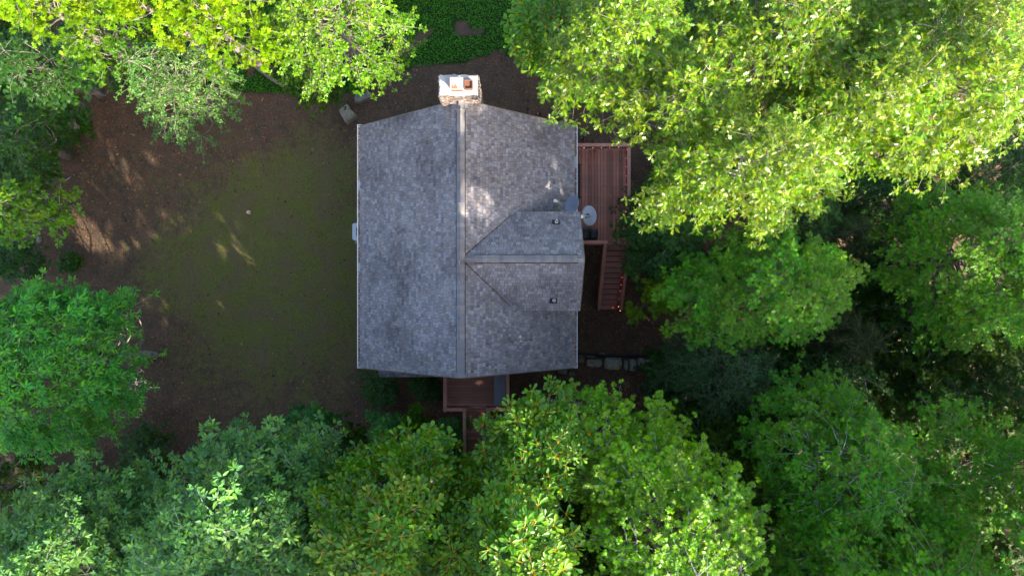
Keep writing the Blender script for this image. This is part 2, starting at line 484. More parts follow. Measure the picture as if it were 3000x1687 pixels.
# shared unit meshes: one per slope and colour
unit = {}
def unit_mesh(fn, ci):
    key = (fn.__name__, ci)
    if key not in unit:
        poly = [(-0.5, 0), (0.5, 0), (0.5, EXP), (-0.5, EXP)]
        o0 = fn(0, 0, 0)
        vs, fs, cs_ = tab_geo(fn, poly, 0, 0.004, PAL[ci])
        me_ = bpy.data.meshes.new('shingle')
        me_.from_pydata([tuple(v - o0) for v in vs], [], fs)
        me_.materials.append(M['shingle'])
        ca_ = me_.color_attributes.new('tint', 'FLOAT_COLOR', 'POINT')
        ca_.data.foreach_set('color', np.array([[*c_, 1] for c_ in cs_], np.float32).ravel())
        unit[key] = me_
    return unit[key]
rest = MB()
for t in tabs:
    fn, poly, v0, lam, colr, fl = t
    if id(t) in single:
        u0, u1 = poly[0][0], poly[1][0]
        o = link('shingle', unit_mesh(fn, PAL.index(colr)), roof, fn((u0+u1)/2, v0, 0))
        wd = abs(u1-u0)-0.002
        o.scale = (1, wd, 1) if fn in (slopeE, slopeW) else (wd, 1, 1)
    else:
        add_tab(rest, t)
o = rest.build('shingles', M['shingle'], roof); tag(o, kind='stuff')
# ridge vents and caps
def ridge(p, q, axis, hw, tan, lift, skip=None):
    rv = MB()
    L_ = (Vector(q)-Vector(p)).length
    d = (Vector(q)-Vector(p)).normalized()
    r = Vector((1, 0, 0)) if axis == 'y' else Vector((0, 1, 0))
    def sec(t, w_, h):
        b0 = Vector(p) + d*t
        return [b0 - r*w_ + Vector((0,0,-w_*tan+h)), b0 + Vector((0,0,h+0.002)), b0 + r*w_ + Vector((0,0,-w_*tan+h))]
    a, b_ = sec(0, hw+0.028, lift-0.012), sec(L_, hw+0.028, lift-0.012)
    a0, b0 = sec(0, hw+0.028, 0.0), sec(L_, hw+0.028, 0.0)
    rv.add(a+b_+a0+b0, [(0,1,4,3),(1,2,5,4),(0,3,9,6),(2,8,11,5),(0,6,7,1),(1,7,8,2),(3,4,10,9),(4,5,11,10)])
    rv.build('ridge_vent', M['black'], roof)
    t = 0.0; i = 0
    rr = random.Random(int(L_*100))
    while t < L_:
        t1 = min(t+0.155, L_+0.01)
        m_ = MB()
        w2 = hw + rr.uniform(-.006, .006)
        base_h = lift + 0.003
        s0 = sec(t, w2, base_h+0.004); s1 = sec(t1+0.02, w2, base_h+0.014)
        u0 = sec(t, w2, base_h-0.002); u1 = sec(t1+0.02, w2, base_h-0.001)
        c_ = rr.choice([(0.26,0.245,0.25),(0.215,0.21,0.235),(0.29,0.27,0.265),(0.24,0.22,0.22),(0.20,0.195,0.215)])
        m_.add(s0+s1+u0+u1, [(0,1,4,3),(1,2,5,4),(0,3,9,6),(2,8,11,5),(3,4,10,9),(4,5,11,10),(0,6,7,1),(1,7,8,2)], 0, c_)
        m_.build('ridge_cap', M['shingle'], roof)
        t += 0.155
ridge((XR, YS+0.20, ZR+0.005), (XR, YN-0.38, ZR+0.005), 'y', 0.155, TAN*0.93, 0.045)
ridge((XR+0.50, YW, ZW+0.02), (XE-0.22, YW, ZW+0.02), 'x', 0.145, S2/C2*0.95, 0.045)
# low ridge caps at the ends
for (p_, q_, ax, hw, tn) in (((XR, YN-0.38, ZR), (XR, YN, ZR), 'y', .14, TAN), ((XR, YS, ZR), (XR, YS+.2, ZR), 'y', .13, TAN),
                          ((XR+.05, YW, ZW+.008), (XR+.5, YW, ZW+.008), 'x', .14, S2/C2), ((XE-.22, YW, ZW), (XE, YW, ZW), 'x', .14, S2/C2)):
    P_, Q_ = Vector(p_), Vector(q_); L_ = (Q_-P_).length; d = (Q_-P_)/L_; r = Vector((1,0,0)) if ax == 'y' else Vector((0,1,0))
    m_ = MB()
    for e in (P_, Q_):
        pass
    h_ = 0.032
    vs_ = []
    for e in (P_, Q_):
        vs_ += [e - r*hw + Vector((0,0,-hw*tn+h_)), e + Vector((0,0,h_+.003)), e + r*hw + Vector((0,0,-hw*tn+h_))]
        vs_ += [e - r*hw + Vector((0,0,-hw*tn+.01)), e + Vector((0,0,.01)), e + r*hw + Vector((0,0,-hw*tn+.01))]
    m_.add(vs_, [(0,1,7,6),(1,2,8,7),(0,6,9,3),(2,5,11,8),(0,3,4,1),(1,4,5,2),(6,7,10,9),(7,8,11,10)], 0, (0.24,0.23,0.245))
    m_.build('ridge_cap', M['shingle'], roof)
# rake and eave trim
for sgn, fn in ((1, slopeE), (-1, slopeW)):
    for yy, out_ in ((YN, 1), (YS, -1)):
        m_ = MB(); 
        a = fn(yy+out_*0.016, 0, -0.085); b_ = fn(yy+out_*0.016, SL, -0.085)
        m_.bar(a, b_, 0.025, 0.18, up=(0, 0, 1)); m_.build('rake_trim', M['fascia'], roof)
for fn, uu in ((slopeN, XE), (slopeSo, XE)):
    m_ = MB(); m_.bar(fn(uu+0.014, 0, -.07), fn(uu+0.014, SL2, -.07), 0.022, 0.15, up=(0,0,1)); m_.build('rake_trim', M['fascia'], roof)
# walls
wm = MB()
WX0, WX1, WY0, WY1 = XR-HW+0.42, XR+HW-0.42, YS+0.38, YN-0.34
zt = ZE+0.12
th = 0.15
wm.box((WX0, WY0, 0.5), (WX0+th, WY1, zt)); wm.box((WX1-th, WY0, 0.5), (WX1, WY1, zt))
for y0 in (WY0, WY1-th):
    a, b_ = WX0+th, WX1-th
    pts = [(a, 0.5), (b_, 0.5), (b_, zt), (XR, ZR-0.24), (a, zt)]
    vs_ = [(x, y0, z) for x, z in pts] + [(x, y0+th, z) for x, z in pts]
    wm.add(vs_, [(0,1,2,3,4), (9,8,7,6,5)] + [(i, (i+1) % 5, 5+(i+1) % 5, 5+i) for i in range(5)])
wm.build('wall', M['log'], house)
m_ = MB(); m_.box((WX0+.03, WY0+.03, -0.6), (WX1-.03, WY1-.03, 0.498)); m_.build('foundation', M['foundation'], house)
dm = MB()   # dormer walls
dm.box((-1.0, YW-1.74, 5.6), (XE-.30, YW-1.60, WE+.12)); dm.box((-1.0, YW+1.60, 5.6), (XE-.30, YW+1.74, WE+.12))
pts = [(YW-1.6, 5.2), (YW+1.6, 5.2), (YW+1.6, WE+.1), (YW, ZW-.2), (YW-1.6, WE+.1)]
vs_ = [(XE-.45, y, z) for y, z in pts] + [(XE-.30, y, z) for y, z in pts]
dm.add(vs_, [(0,1,2,3,4), (9,8,7,6,5)] + [(i, (i+1) % 5, 5+(i+1) % 5, 5+i) for i in range(5)])
dm.build('dormer_wall', M['log'], house)
def window(c, w_, h_, face):
    x, y, z = c; f_ = MB(); g_ = MB()
    if face in ('e', 'w'):
        o_ = 0.03 if face == 'e' else -0.03
        for a, b_ in (((y-w_/2-.06, z-h_/2-.06), (y+w_/2+.06, z-h_/2)), ((y-w_/2-.06, z+h_/2), (y+w_/2+.06, z+h_/2+.06)), ((y-w_/2-.06, z-h_/2), (y-w_/2, z+h_/2)), ((y+w_/2, z-h_/2), (y+w_/2+.06, z+h_/2))):
            f_.box((min(x, x+o_), a[0], a[1]), (max(x, x+o_), b_[0], b_[1]))
        g_.box((min(x, x+o_/2), y-w_/2, z-h_/2), (max(x, x+o_/2), y+w_/2, z+h_/2))
    else:
        o_ = 0.03 if face == 'n' else -0.03
        for a, b_ in (((x-w_/2-.06, z-h_/2-.06), (x+w_/2+.06, z-h_/2)), ((x-w_/2-.06, z+h_/2), (x+w_/2+.06, z+h_/2+.06)), ((x-w_/2-.06, z-h_/2), (x-w_/2, z+h_/2)), ((x+w_/2, z-h_/2), (x+w_/2+.06, z+h_/2))):
            f_.box((a[0], min(y, y+o_), a[1]), (b_[0], max(y, y+o_), b_[1]))
        g_.box((x-w_/2, min(y, y+o_/2), z-h_/2), (x+w_/2, max(y, y+o_/2), z+h_/2))
    fo = f_.build('window', M['trim'], house); g_.build('pane', M['glass'], fo)
for y in (-0.8, 1.6, 6.0): window((WX0-.001, y, 3.6), 0.9, 1.2, 'w')
for y in (0.2, 6.3): window((WX1+.001, y, 3.6), 0.9, 1.2, 'e')
window((XE-.299, YW, 7.0), 0.8, 1.0, 'e')
for x in (-4.6, 0.8): window((x, WY0-.001, 3.6), 0.9, 1.2, 's')
for x in (-4.6, 0.8): window((x, WY1+.001, 3.6), 0.9, 1.2, 'n')
for (a, b_, nm) in (((WX1+.002, 3.9, 2.42), (WX1+.05, 5.7, 4.5), 'e'), ((-2.1, WY0-.05, 2.42), (-1.1, WY0-.002, 4.5), 's')):
    m_ = MB(); m_.box(a, b_); dr = m_.build('door', M['trim'], house)
    m_ = MB()
    if nm == 'e': m_.box((b_[0], 4.75, 3.4), (b_[0]+.05, 4.78, 3.55))
    else: m_.box((-1.2, a[1]-.05, 3.4), (-1.17, a[1], 3.55))
    m_.build('handle', M['metal'], dr)
# lower pent roof at the south west corner
def pent(u, v, h=0): return Vector((u, WY0 - v*0.92 - h*0.39, 3.35 - v*0.39 + h*0.92))
pr = MB(); slab(pent, [(-6.15, 0), (-3.1, 0), (-3.1, 1.10), (-6.15, 1.10)], -.12, 0, pr)
pe = pr.build('pent_roof', M['underlay'], house)
tabs_n = len(tabs)
courses(pent, -6.15, -3.1, 1.10, [], 9)
m_ = MB()
for t in tabs[tabs_n:]:
    add_tab(m_, t)
tag(m_.build('shingles', M['shingle'], pe), kind='stuff')
m_ = MB(); m_.box((-6.05, WY0-.85, 0), (-3.2, WY0-.002, 2.85)); m_.build('bay_wall', M['log'], house)

def roof_debris():
    P_ = []
    rd = random.Random(44)
    for k_ in range(150):
        fn = rd.choice([slopeE, slopeW, slopeN, slopeSo])
        if fn in (slopeE, slopeW):
            u, v = rd.uniform(YS, YN), SL*rd.random()**.6
            if fn is slopeE and abs(u-YW) < 2.0: continue
        else:
            v = SL2*rd.random()**.6; u = rd.uniform(XR+v+.3, XE)
        P_.append(fn(u, v, .03))
    for k_ in range(90):     # caught along the valleys
        t = rd.random()*1.8; sg = rd.choice((-1, 1))
        P_.append(Vector((XR+t+.02, YW+sg*.97*t+rd.uniform(-.05, .05), ZR-t*TAN+.035)))
    V, T, C = small_leaves(np.array([tuple(q) for q in P_]), .06, [(.28, .17, .09), (.16, .09, .05), (.22, .2, .08), (.4, .3, .2)], tilt=.5)
    tag(link('fallen_leaves', fast_mesh('fallen_leaves', V-np.array(ORI[roof.name]), T, C, np.zeros(len(T)), [M['litter']]), roof, ORI[roof.name]), kind='stuff')
# gutters
def gutter(x_in, sgn, y0, y1, straps, nm):
    gr = MB()
    z0 = ZE-0.15
    xo = x_in + sgn*0.135
    t_ = 0.012
    # back, floor, front, lip, ends
    gr.box((min(x_in, x_in+sgn*t_), y0, z0), (max(x_in, x_in+sgn*t_), y1, z0+.10))
    gr.box((min(x_in+sgn*t_, xo-sgn*t_), y0, z0), (max(x_in+sgn*t_, xo-sgn*t_), y1, z0+.012))
    gr.box((min(xo-sgn*t_, xo), y0, z0), (max(xo-sgn*t_, xo), y1, z0+.13))
    gr.box((min(xo-sgn*.022, xo+sgn*.010), y0, z0+.1302), (max(xo-sgn*.022, xo+sgn*.010), y1, z0+.142))
    for yy in (y0, y1-.012):
        gr.box((min(x_in-sgn*.04, xo+sgn*.01), yy, z0+.0125), (max(x_in-sgn*.04, xo+sgn*.01), yy+.012, z0+.1301))
        gr.box((min(x_in-sgn*.04, xo-sgn*.023), yy-.004, z0+.1302), (max(x_in-sgn*.04, xo-sgn*.023), yy+.02, z0+.142))
    g = gr.build('gutter', M['gutter'], house)
    for s_ in straps:
        mb = MB(); mb.box((min(x_in-sgn*.03, xo-sgn*.024), s_-.013, z0+.131), (max(x_in-sgn*.03, xo-sgn*.024), s_+.013, z0+.139)); mb.build('strap', M['gutter'], g)
    # dead leaves lying in it
    n = int((y1-y0)*170)
    yy = RNG.uniform(y0+.02, y1-.02, n); keep = np.array([mnoise.noise(Vector((sgn*3, float(q)*1.1, 0))) > -0.28 for q in yy]); yy = yy[keep]; n = len(yy)
    xx = x_in + sgn*RNG.uniform(.0, .115, n); zz = z0 + .05 + RNG.uniform(0, .06, n)
    V, T, C = small_leaves(np.stack([xx, yy, zz], 1), 0.045, [(0.28, 0.11, 0.065), (0.36, 0.17, 0.10), (0.14, 0.055, 0.04), (0.38, 0.24, 0.17)], tilt=0.5)
    me_ = fast_mesh('dead_leaves', V - np.array(ORI[g.name]), T, C, np.zeros(len(T)), [M['litter']])
    tag(link('dead_leaves', me_, g, ORI[g.name]), kind='stuff')
def small_leaves(P, size, pal, tilt=0.3, asp=0.55, wj=None):
    n = len(P)
    a = RNG.uniform(0, 2*math.pi, n); L_ = size*RNG.uniform(.6, 1.3, n)
    ax = np.stack([np.cos(a), np.sin(a), RNG.normal(0, tilt, n)], 1); ax /= np.linalg.norm(ax, axis=1)[:, None]
    bx = np.stack([-np.sin(a), np.cos(a), RNG.normal(0, tilt, n)], 1); bx /= np.linalg.norm(bx, axis=1)[:, None]
    h = L_[:, None]/2
    V = np.stack([P-ax*h, P+bx*h*asp, P+ax*h, P-bx*h*asp], 1).reshape(-1, 3)
    i = np.arange(n)*4
    T = np.concatenate([np.stack([i, i+1, i+2], 1), np.stack([i, i+2, i+3], 1)])
    pal = np.array(pal); c = pal[RNG.integers(0, len(pal), n)]*RNG.uniform(.7, 1.3, (n, 1))
    return V, T, np.repeat(c, 4, 0)
roof_debris()
gy = lambda p: (880-p)/scl(4.99)
gutter(XR-HW, -1, YS-.02, YN+.06, [gy(q) for q in (372, 450, 533, 617, 720, 811, 890, 990, 1062)], 'w')
gutter(XR+HW, 1, YW+1.8, YN+.03, [gy(q) for q in (388, 460, 528, 590)], 'e')
gutter(XR+HW, 1, YS-.02, YW-1.8, [gy(q) for q in (930, 1000)], 'e')

# chimney (parts of the house)
CZ = 9.62
c0 = at(1286, 219, CZ); c1 = at(1401, 281, CZ)
cx0, cx1, cy1, cy0 = c0.x, c1.x, c0.y, c1.y
ch = MB(); ch.box((cx0+.06, cy0+.06, -.3), (cx1-.06, cy1-.06, CZ-.06))
chim = ch.build('chimney', M['mortar'], house)
cp = MB()
ncap = 40
rr = random.Random(5)
pts = []
for k in range(ncap):
    t = k/ncap*4
    s_ = t % 1
    if t < 1: q = (cx0+(cx1-cx0)*s_, cy0)
    elif t < 2: q = (cx1, cy0+(cy1-cy0)*s_)
    elif t < 3: q = (cx1-(cx1-cx0)*s_, cy1)
    else: q = (cx0, cy1-(cy1-cy0)*s_)
    j = 0.02
    pts.append((q[0]+rr.uniform(-j, j) + (.02 if q[0] < -1.9 else -.02), q[1]+rr.uniform(-j, j) + (.02 if q[1] < 7.8 else -.01)))
n_ = len(pts)
cp.add([(x, y, CZ-.058) for x, y in pts] + [(x, y, CZ-.01) for x, y in pts] + [((x+1.97)*.93-1.97, (y-7.85)*.9+7.85, CZ+.012) for x, y in pts],
       [tuple(range(2*n_, 3*n_))] + [(i, (i+1) % n_, n_+(i+1) % n_, n_+i) for i in range(n_)] + [(n_+i, n_+(i+1) % n_, 2*n_+(i+1) % n_, 2*n_+i) for i in range(n_)])
cp.build('cement_cap', M['cement'], chim)
def stone_block(c, sx_, sy_, sz_, rnd):
    m = []
    for z in (-1, -.72, .72, 1):
        k = .78 if abs(z) == 1 else 1.0
        for a, b_ in ((-1,-.7),(-.7,-1),(.7,-1),(1,-.7),(1,.7),(.7,1),(-.7,1),(-1,.7)):
            m.append((c[0]+sx_/2*a*k*rnd.uniform(.88, 1.04), c[1]+sy_/2*b_*k*rnd.uniform(.88, 1.04), c[2]+sz_/2*z*rnd.uniform(.9, 1.0)))
    f_ = [tuple(reversed(range(8))), tuple(range(24, 32))]
    for r in range(3):
        for i in range(8):
            f_.append((r*8+i, r*8+(i+1) % 8, (r+1)*8+(i+1) % 8, (r+1)*8+i))
    return m, f_
cells = []
z = CZ-.065
rr = random.Random(21)
while z > 0.1:
    hgt = rr.uniform(.09, .15)
    zc = z-hgt/2
    for side in range(4):
        if side in (0, 2): a0, a1 = cx0, cx1
        else: a0, a1 = cy0, cy1
        t = a0
        while t < a1-.04:
            wd = min(rr.uniform(.14, .34), a1-t)
            mid = t+wd/2; pr_ = rr.uniform(-.02, .035)
            if side == 0: cells.append(((mid, cy0+.05-pr_, zc), wd-.012, .14, hgt-.012))
            elif side == 2: cells.append(((mid, cy1-.05+pr_, zc), wd-.012, .14, hgt-.012))
            elif side == 1: cells.append(((cx1-.05+pr_, mid, zc), .14, wd-.012, hgt-.012))
            else: cells.append(((cx0+.05-pr_, mid, zc), .14, wd-.012, hgt-.012))
            t += wd
    z -= hgt
stuffm = MB()
TN = [(1,1,1), (1.35,1.3,1.25), (.7,.62,.58), (1.1,.98,.85), (.85,.8,.8), (1.5,1.45,1.4)]
for i, (c, a, b_, h_) in enumerate(cells):
    vs_, fs_ = stone_block(c, a, b_, h_, rr)
    if i < 300:
        mb = MB(); mb.add(vs_, fs_, 0, rr.choice(TN)); mb.build('stone', M['chimstone'], chim, loc=c)
    elif c[2] > 0.1:
        stuffm.add(vs_, fs_, 0, rr.choice(TN))
tag(stuffm.build('stones', M['chimstone'], chim), kind='stuff')
# flues
def rrect(cx, cy, hx, hy, r, n=4):
    o_ = []
    for qx, qy, a0 in ((1,1,0), (-1,1,90), (-1,-1,180), (1,-1,270)):
        for k in range(n+1):
            a = math.radians(a0+90*k/n)
            o_.append((cx+qx*(hx-r)+r*math.cos(a), cy+qy*(hy-r)+r*math.sin(a)))
    return o_
def ringbox(mb, outer, inner, z0, z1, mi=0):
    n = len(outer)
    vs_ = [(x, y, z0) for x, y in outer]+[(x, y, z1) for x, y in outer]+[(x, y, z0) for x, y in inner]+[(x, y, z1) for x, y in inner]
    f_ = []
    for i in range(n):
        j = (i+1) % n
        f_ += [(i, j, n+j, n+i), (n+i, n+j, 3*n+j, 3*n+i), (3*n+i, 3*n+j, 2*n+j, 2*n+i)]
    mb.add(vs_, f_, mi)
f2 = at(1372.5, 248, CZ+.14)
mb = MB(); ringbox(mb, rrect(f2.x, f2.y, .155, .17, .05), rrect(f2.x, f2.y, .125, .14, .04), CZ-.02, CZ+.15)
fl = mb.build('flue', M['terracotta'], chim)
mb = MB(); o_ = rrect(f2.x, f2.y, .1255, .1405, .04); mb.add([(x, y, CZ+.07) for x, y in o_], [tuple(range(len(o_)))]); mb.build('flue_throat', M['terracotta'], fl)
f1 = at(1337, 244, CZ+.32)
mb = MB(); ringbox(mb, rrect(f1.x+.01, f1.y-.02, .20, .19, .03), rrect(f1.x+.01, f1.y-.02, .17, .16, .03), CZ-.02, CZ+.27)
fl = mb.build('flue', M['terracotta'], chim)
mb = MB(); o_ = rrect(f1.x, f1.y, .245, .225, .035)
n_ = len(o_); mb.add([(x, y, CZ+.28) for x, y in o_]+[(x, y, CZ+.33) for x, y in o_]+[(f1.x+(x-f1.x)*.93, f1.y+(y-f1.y)*.93, CZ+.345) for x, y in o_],
  [tuple(reversed(range(n_))), tuple(range(2*n_, 3*n_))]+[(i, (i+1) % n_, n_+(i+1) % n_, n_+i) for i in range(n_)]+[(n_+i, n_+(i+1) % n_, 2*n_+(i+1) % n_, 2*n_+i) for i in range(n_)])
lid = mb.build('flue_lid', M['flue_lid'], chim)
mb = MB()
px0, py0 = f1.x-.165, f1.y-.215
for a, b_, cc_, dd in ((0, 0, .20, .06), (.005, .06, .05, .15), (.10, .06, .145, .17), (.145, .06, .20, .10), (.05, .06, .10, .085)):
    mb.box((px0+a, py0+b_, CZ+.3455), (px0+cc_, py0+dd, CZ+.3485))
mb.build('rust_patch', M['rust'], lid)
mb = MB(); mb.box((f1.x-.252, f1.y-.19, CZ+.285), (f1.x-.246, f1.y+.2, CZ+.335)); mb.build('rust_edge', M['rust'], lid)

# vent pipes on the dormer
for (px_, py_, fn, sg) in ((1629, 652, slopeN, 1), (1622, 880, slopeSo, -1)):
    z_ = 7.6
    c = at(px_, py_, z_)
    v_ = abs(c.y-YW)/C2; base_ = fn(c.x, v_, 0)
    vp = thing('vent_pipe', 'white plastic vent pipe on the %s slope of the side gable' % ('north' if sg > 0 else 'south'), 'vent pipe', base_)
    mb = MB()
    q = [fn(c.x+a, v_+b_, h) for h in (.022, .034) for a, b_ in ((-.15,-.13),(.15,-.13),(.15,.13),(-.15,.13))]
    mb.add(q, [(0,1,2,3),(4,5,6,7),(0,1,5,4),(1,2,6,5),(2,3,7,6),(3,0,4,7)]); mb.build('flashing', M['rubber'], vp)
    mb = MB(); mb.lathe((base_.x, base_.y, base_.z-.03), [(.10, 0), (.085, .10), (.055, .16)], 14); mb.build('boot', M['rubber'], vp, smooth=True)
    mb = MB(); mb.lathe(base_, [(.058, 0), (.058, .48), (.042, .48), (.042, .1), (0.001, .1)], 14); mb.build('pipe', M['pvc'], vp)

# satellite dishes
def dish(name, label, c, nrm, R, mat, feedlen, mark, mount):
    c = Vector(c); n = Vector(nrm).normalized()
    d = thing(name, label, 'satellite dish', mount)
    zax = n; yax = (Vector((0,0,1)) - n*n.z).normalized(); xax = yax.cross(zax)
    Mx = Matrix((xax, yax, zax)).transposed()
    mb = MB()
    nseg = 32; rings = 7
    vs_ = []; fs_ = []
    for side in (0, 1):
        for r in range(rings+1):
            t = r/rings
            for j in range(nseg):
                a = 2*math.pi*j/nseg
                lx, ly = R*.92*t*math.cos(a), R*t*math.sin(a)
                lz = 0.13*R/.42*(t*t-1) - side*.012
                vs_.append(c + Mx @ Vector((lx, ly, lz)))
    off = (rings+1)*nseg
    for r in range(rings):
        for j in range(nseg):
            a = r*nseg+j; b_ = r*nseg+(j+1) % nseg
            fs_.append((a, b_, b_+nseg, a+nseg)); fs_.append((off+a, off+a+nseg, off+b_+nseg, off+b_))
    for j in range(nseg):
        a = rings*nseg+j; b_ = rings*nseg+(j+1) % nseg
        fs_.append((a, b_, off+b_, off+a))
    mb.add(vs_, fs_)
    ref = mb.build('reflector', mat, d, smooth=True)
    def dp(x, y, lift=.004):
        t2 = (x/(R*.92))**2+(y/R)**2
        return c + Mx @ Vector((x, y, .13*R/.42*(t2-1)+lift))
    if mark:
        mb = MB()
        # dark square emblem with a pale swoosh left open, fainter lettering strokes beside it
        for i in range(6):
            for j in range(5):
                x0, y0 = -.11+j*.034, -.30+i*.034
                if abs((i-j)) == 1 and i < 5: continue
                P4 = [dp(x0, y0), dp(x0+.03, y0), dp(x0+.03, y0+.03), dp(x0, y0+.03)]
                mb.add(P4, [(0,1,2,3)])
        mb.build('emblem', M['mark'], ref)
        mb = MB()
        for k in range(7):
            x0 = -.13+k*.036
            mb.add([dp(x0, .07+(k % 2)*.012), dp(x0+.012, .07), dp(x0+.012, .12), dp(x0, .12+(k % 3)*.008)], [(0,1,2,3)])
        mb.build('lettering', M['metal'], ref)
    low = dp(0, -R*.93, 0)
    feed = c + n*feedlen + Mx @ Vector((0, -R*.75, 0))
    mb = MB(); mb.bar(low - n*.03, feed, .035, .03); arm = mb.build('feed_arm', M['metal'], d)
    if not mark:
        q = low.lerp(feed, .5); q2 = low.lerp(feed, .74)
        mb = MB(); mb.bar(q, q2, .042, .036); mb.build('yellow_label', M['yellow'], arm)
        mb = MB(); mb.tube([dp(R*.75, -R*.3), c + n*feedlen*.7 + Mx @ Vector((R*.9, -R*.2, 0))], .009, 5); mb.build('strut', M['metal'], d)
    mb = MB(); dd = (c-feed).normalized()
    mb.bar(feed-dd*.05, feed+dd*.05, .12, .08); mb.tube([feed+dd*.05, feed+dd*.12], [.035, .045], 10); mb.build('feed_horn', M['pvc'], d)
    mb = MB(); back = c - n*.16; mb.tube([c-n*.1, back, back.lerp(Vector(mount), .5)+Vector((0, 0, -.05)), Vector(mount)], .022, 7); mb.build('mast', M['metal'], d)
    mb = MB(); mv = Vector(mount); mb.box((mv.x-.07, mv.y-.07, mv.z-.02), (mv.x+.07, mv.y+.07, mv.z+.02)); mb.build('mount_plate', M['metal'], d)
dish('satellite_dish', 'dark grey satellite dish on the roof north of the side gable', at(1673, 602, 6.15), (-.78, .20, .60), .46, M['dish_dark'], .62, False, (2.50, 4.05, 8.9-(2.5-XR)*TAN+.02))
dish('satellite_dish', 'pale satellite dish with dark emblem mounted beside the side gable, over the deck', at(1725, 632, 7.0), (-.80, -.17, .56), .44, M['dish'], .50, True, (2.79, 3.38, 6.95))

# ------------------------------------------------------------------ decks
DZ = 2.4
def tint(rnd, a=.9, b_=1.1):
    k = rnd.uniform(a, b_); return (k, k*rnd.uniform(.97, 1.03), k*rnd.uniform(.96, 1.04))
bal_me = None
def baluster(parent, x, y, z0, z1=None):
    global bal_me
    if bal_me is None:
        t_ = MB().box((-.018, -.018, 0), (.018, .018, .82)); o = t_.build('baluster', M['rail'], None); bal_me = o.data; bpy.data.objects.remove(o)
    return link('baluster', bal_me, parent, (x, y, z0))
def railing(parent, p, q, z0=DZ, posts=True, skip0=False):
    """level railing from p to q (xy) with cap, bottom rail, balusters"""
    p = Vector((*p, 0)); q = Vector((*q, 0)); d = (q-p).normalized(); L_ = (q-p).length
    r = Vector((-d.y, d.x, 0))
    rnd = random.Random(int(p.x*77+q.y*31))
    rl = MB(); rl.bar(p+Vector((0,0,z0+.98)), q+Vector((0,0,z0+.98)), .15, .036, col=tint(rnd)); cap = rl.build('rail_cap', M['rail'], parent)
    rl = MB(); rl.bar(p+Vector((0,0,z0+.925)), q+Vector((0,0,z0+.925)), .04, .07, col=tint(rnd)); rl.build('top_rail', M['rail'], parent)
    rl = MB(); rl.bar(p+Vector((0,0,z0+.10)), q+Vector((0,0,z0+.10)), .04, .07, col=tint(rnd)); rl.build('bottom_rail', M['rail'], parent)
    n = int(L_/.125)
    for i in range(1, n):
        c = p + d*(i*L_/n); baluster(parent, c.x, c.y, z0+.08)
    np_ = max(1, round(L_/1.9))
    for i in range(np_+1):
        if i == 0 and skip0: continue
        c = p + d*(i*L_/np_)
        mb = MB(); mb.box((c.x-.045, c.y-.045, z0-.3), (c.x+.045, c.y+.045, z0+.96), col=tint(rnd)); mb.build('post', M['rail'], parent)
def board(parent, a, b_, rnd):
    mb = MB(); mb.box(a, b_, col=tint(rnd, .72, 1.2)); return mb.build('deck_board', M['deck'], parent)

dk = thing('side_deck', 'reddish brown raised deck with railing and stairs east of the house', 'deck', (3.9, 4.9, 0))
rnd = random.Random(3)
x = WX1+.01
DX1 = 5.33; DY0, DY1 = 2.66, 7.08
while x < DX1-.02:
    board(dk, (x, DY0, DZ-.035), (min(x+.128, DX1), DY1, DZ + rnd.uniform(-.002, .002)), rnd); x += .146
for (a, b_) in (((WX1+.01, DY0-.045, DZ-.28), (DX1+.04, DY0-.004, DZ-.008)), ((WX1+.01, DY1+.004, DZ-.28), (DX1+.04, DY1+.045, DZ-.008)), ((DX1+.003, DY0, DZ-.28), (DX1+.04, DY1, DZ-.008))):
    mb = MB(); mb.box(a, b_); mb.build('rim_joist', M['rail'], dk)
for k in range(9):
    yy = DY0+.3+k*.5
    if yy > DY1-.1: break
    mb = MB(); mb.box((WX1+.02, yy, DZ-.26), (DX1-.01, yy+.04, DZ-.036)); mb.build('joist', M['rail'], dk)
for xx, yy in ((DX1-.1, DY1-.1), (DX1-.1, 4.9), (DX1-.1, DY0+.05), (3.2, DY1-.1), (3.2, DY0+.06)):
    mb = MB(); mb.box((xx-.07, yy-.07, -.4), (xx+.07, yy+.07, DZ-.29)); mb.build('support_post', M['rail'], dk)
railing(dk, (WX1+.1, DY1+.0), (DX1+.09, DY1+.0))
railing(dk, (DX1+.0, DY1-.11), (DX1+.0, DY0-.05))
railing(dk, (WX1+.1, DY0-.0), (4.33, DY0-.0))
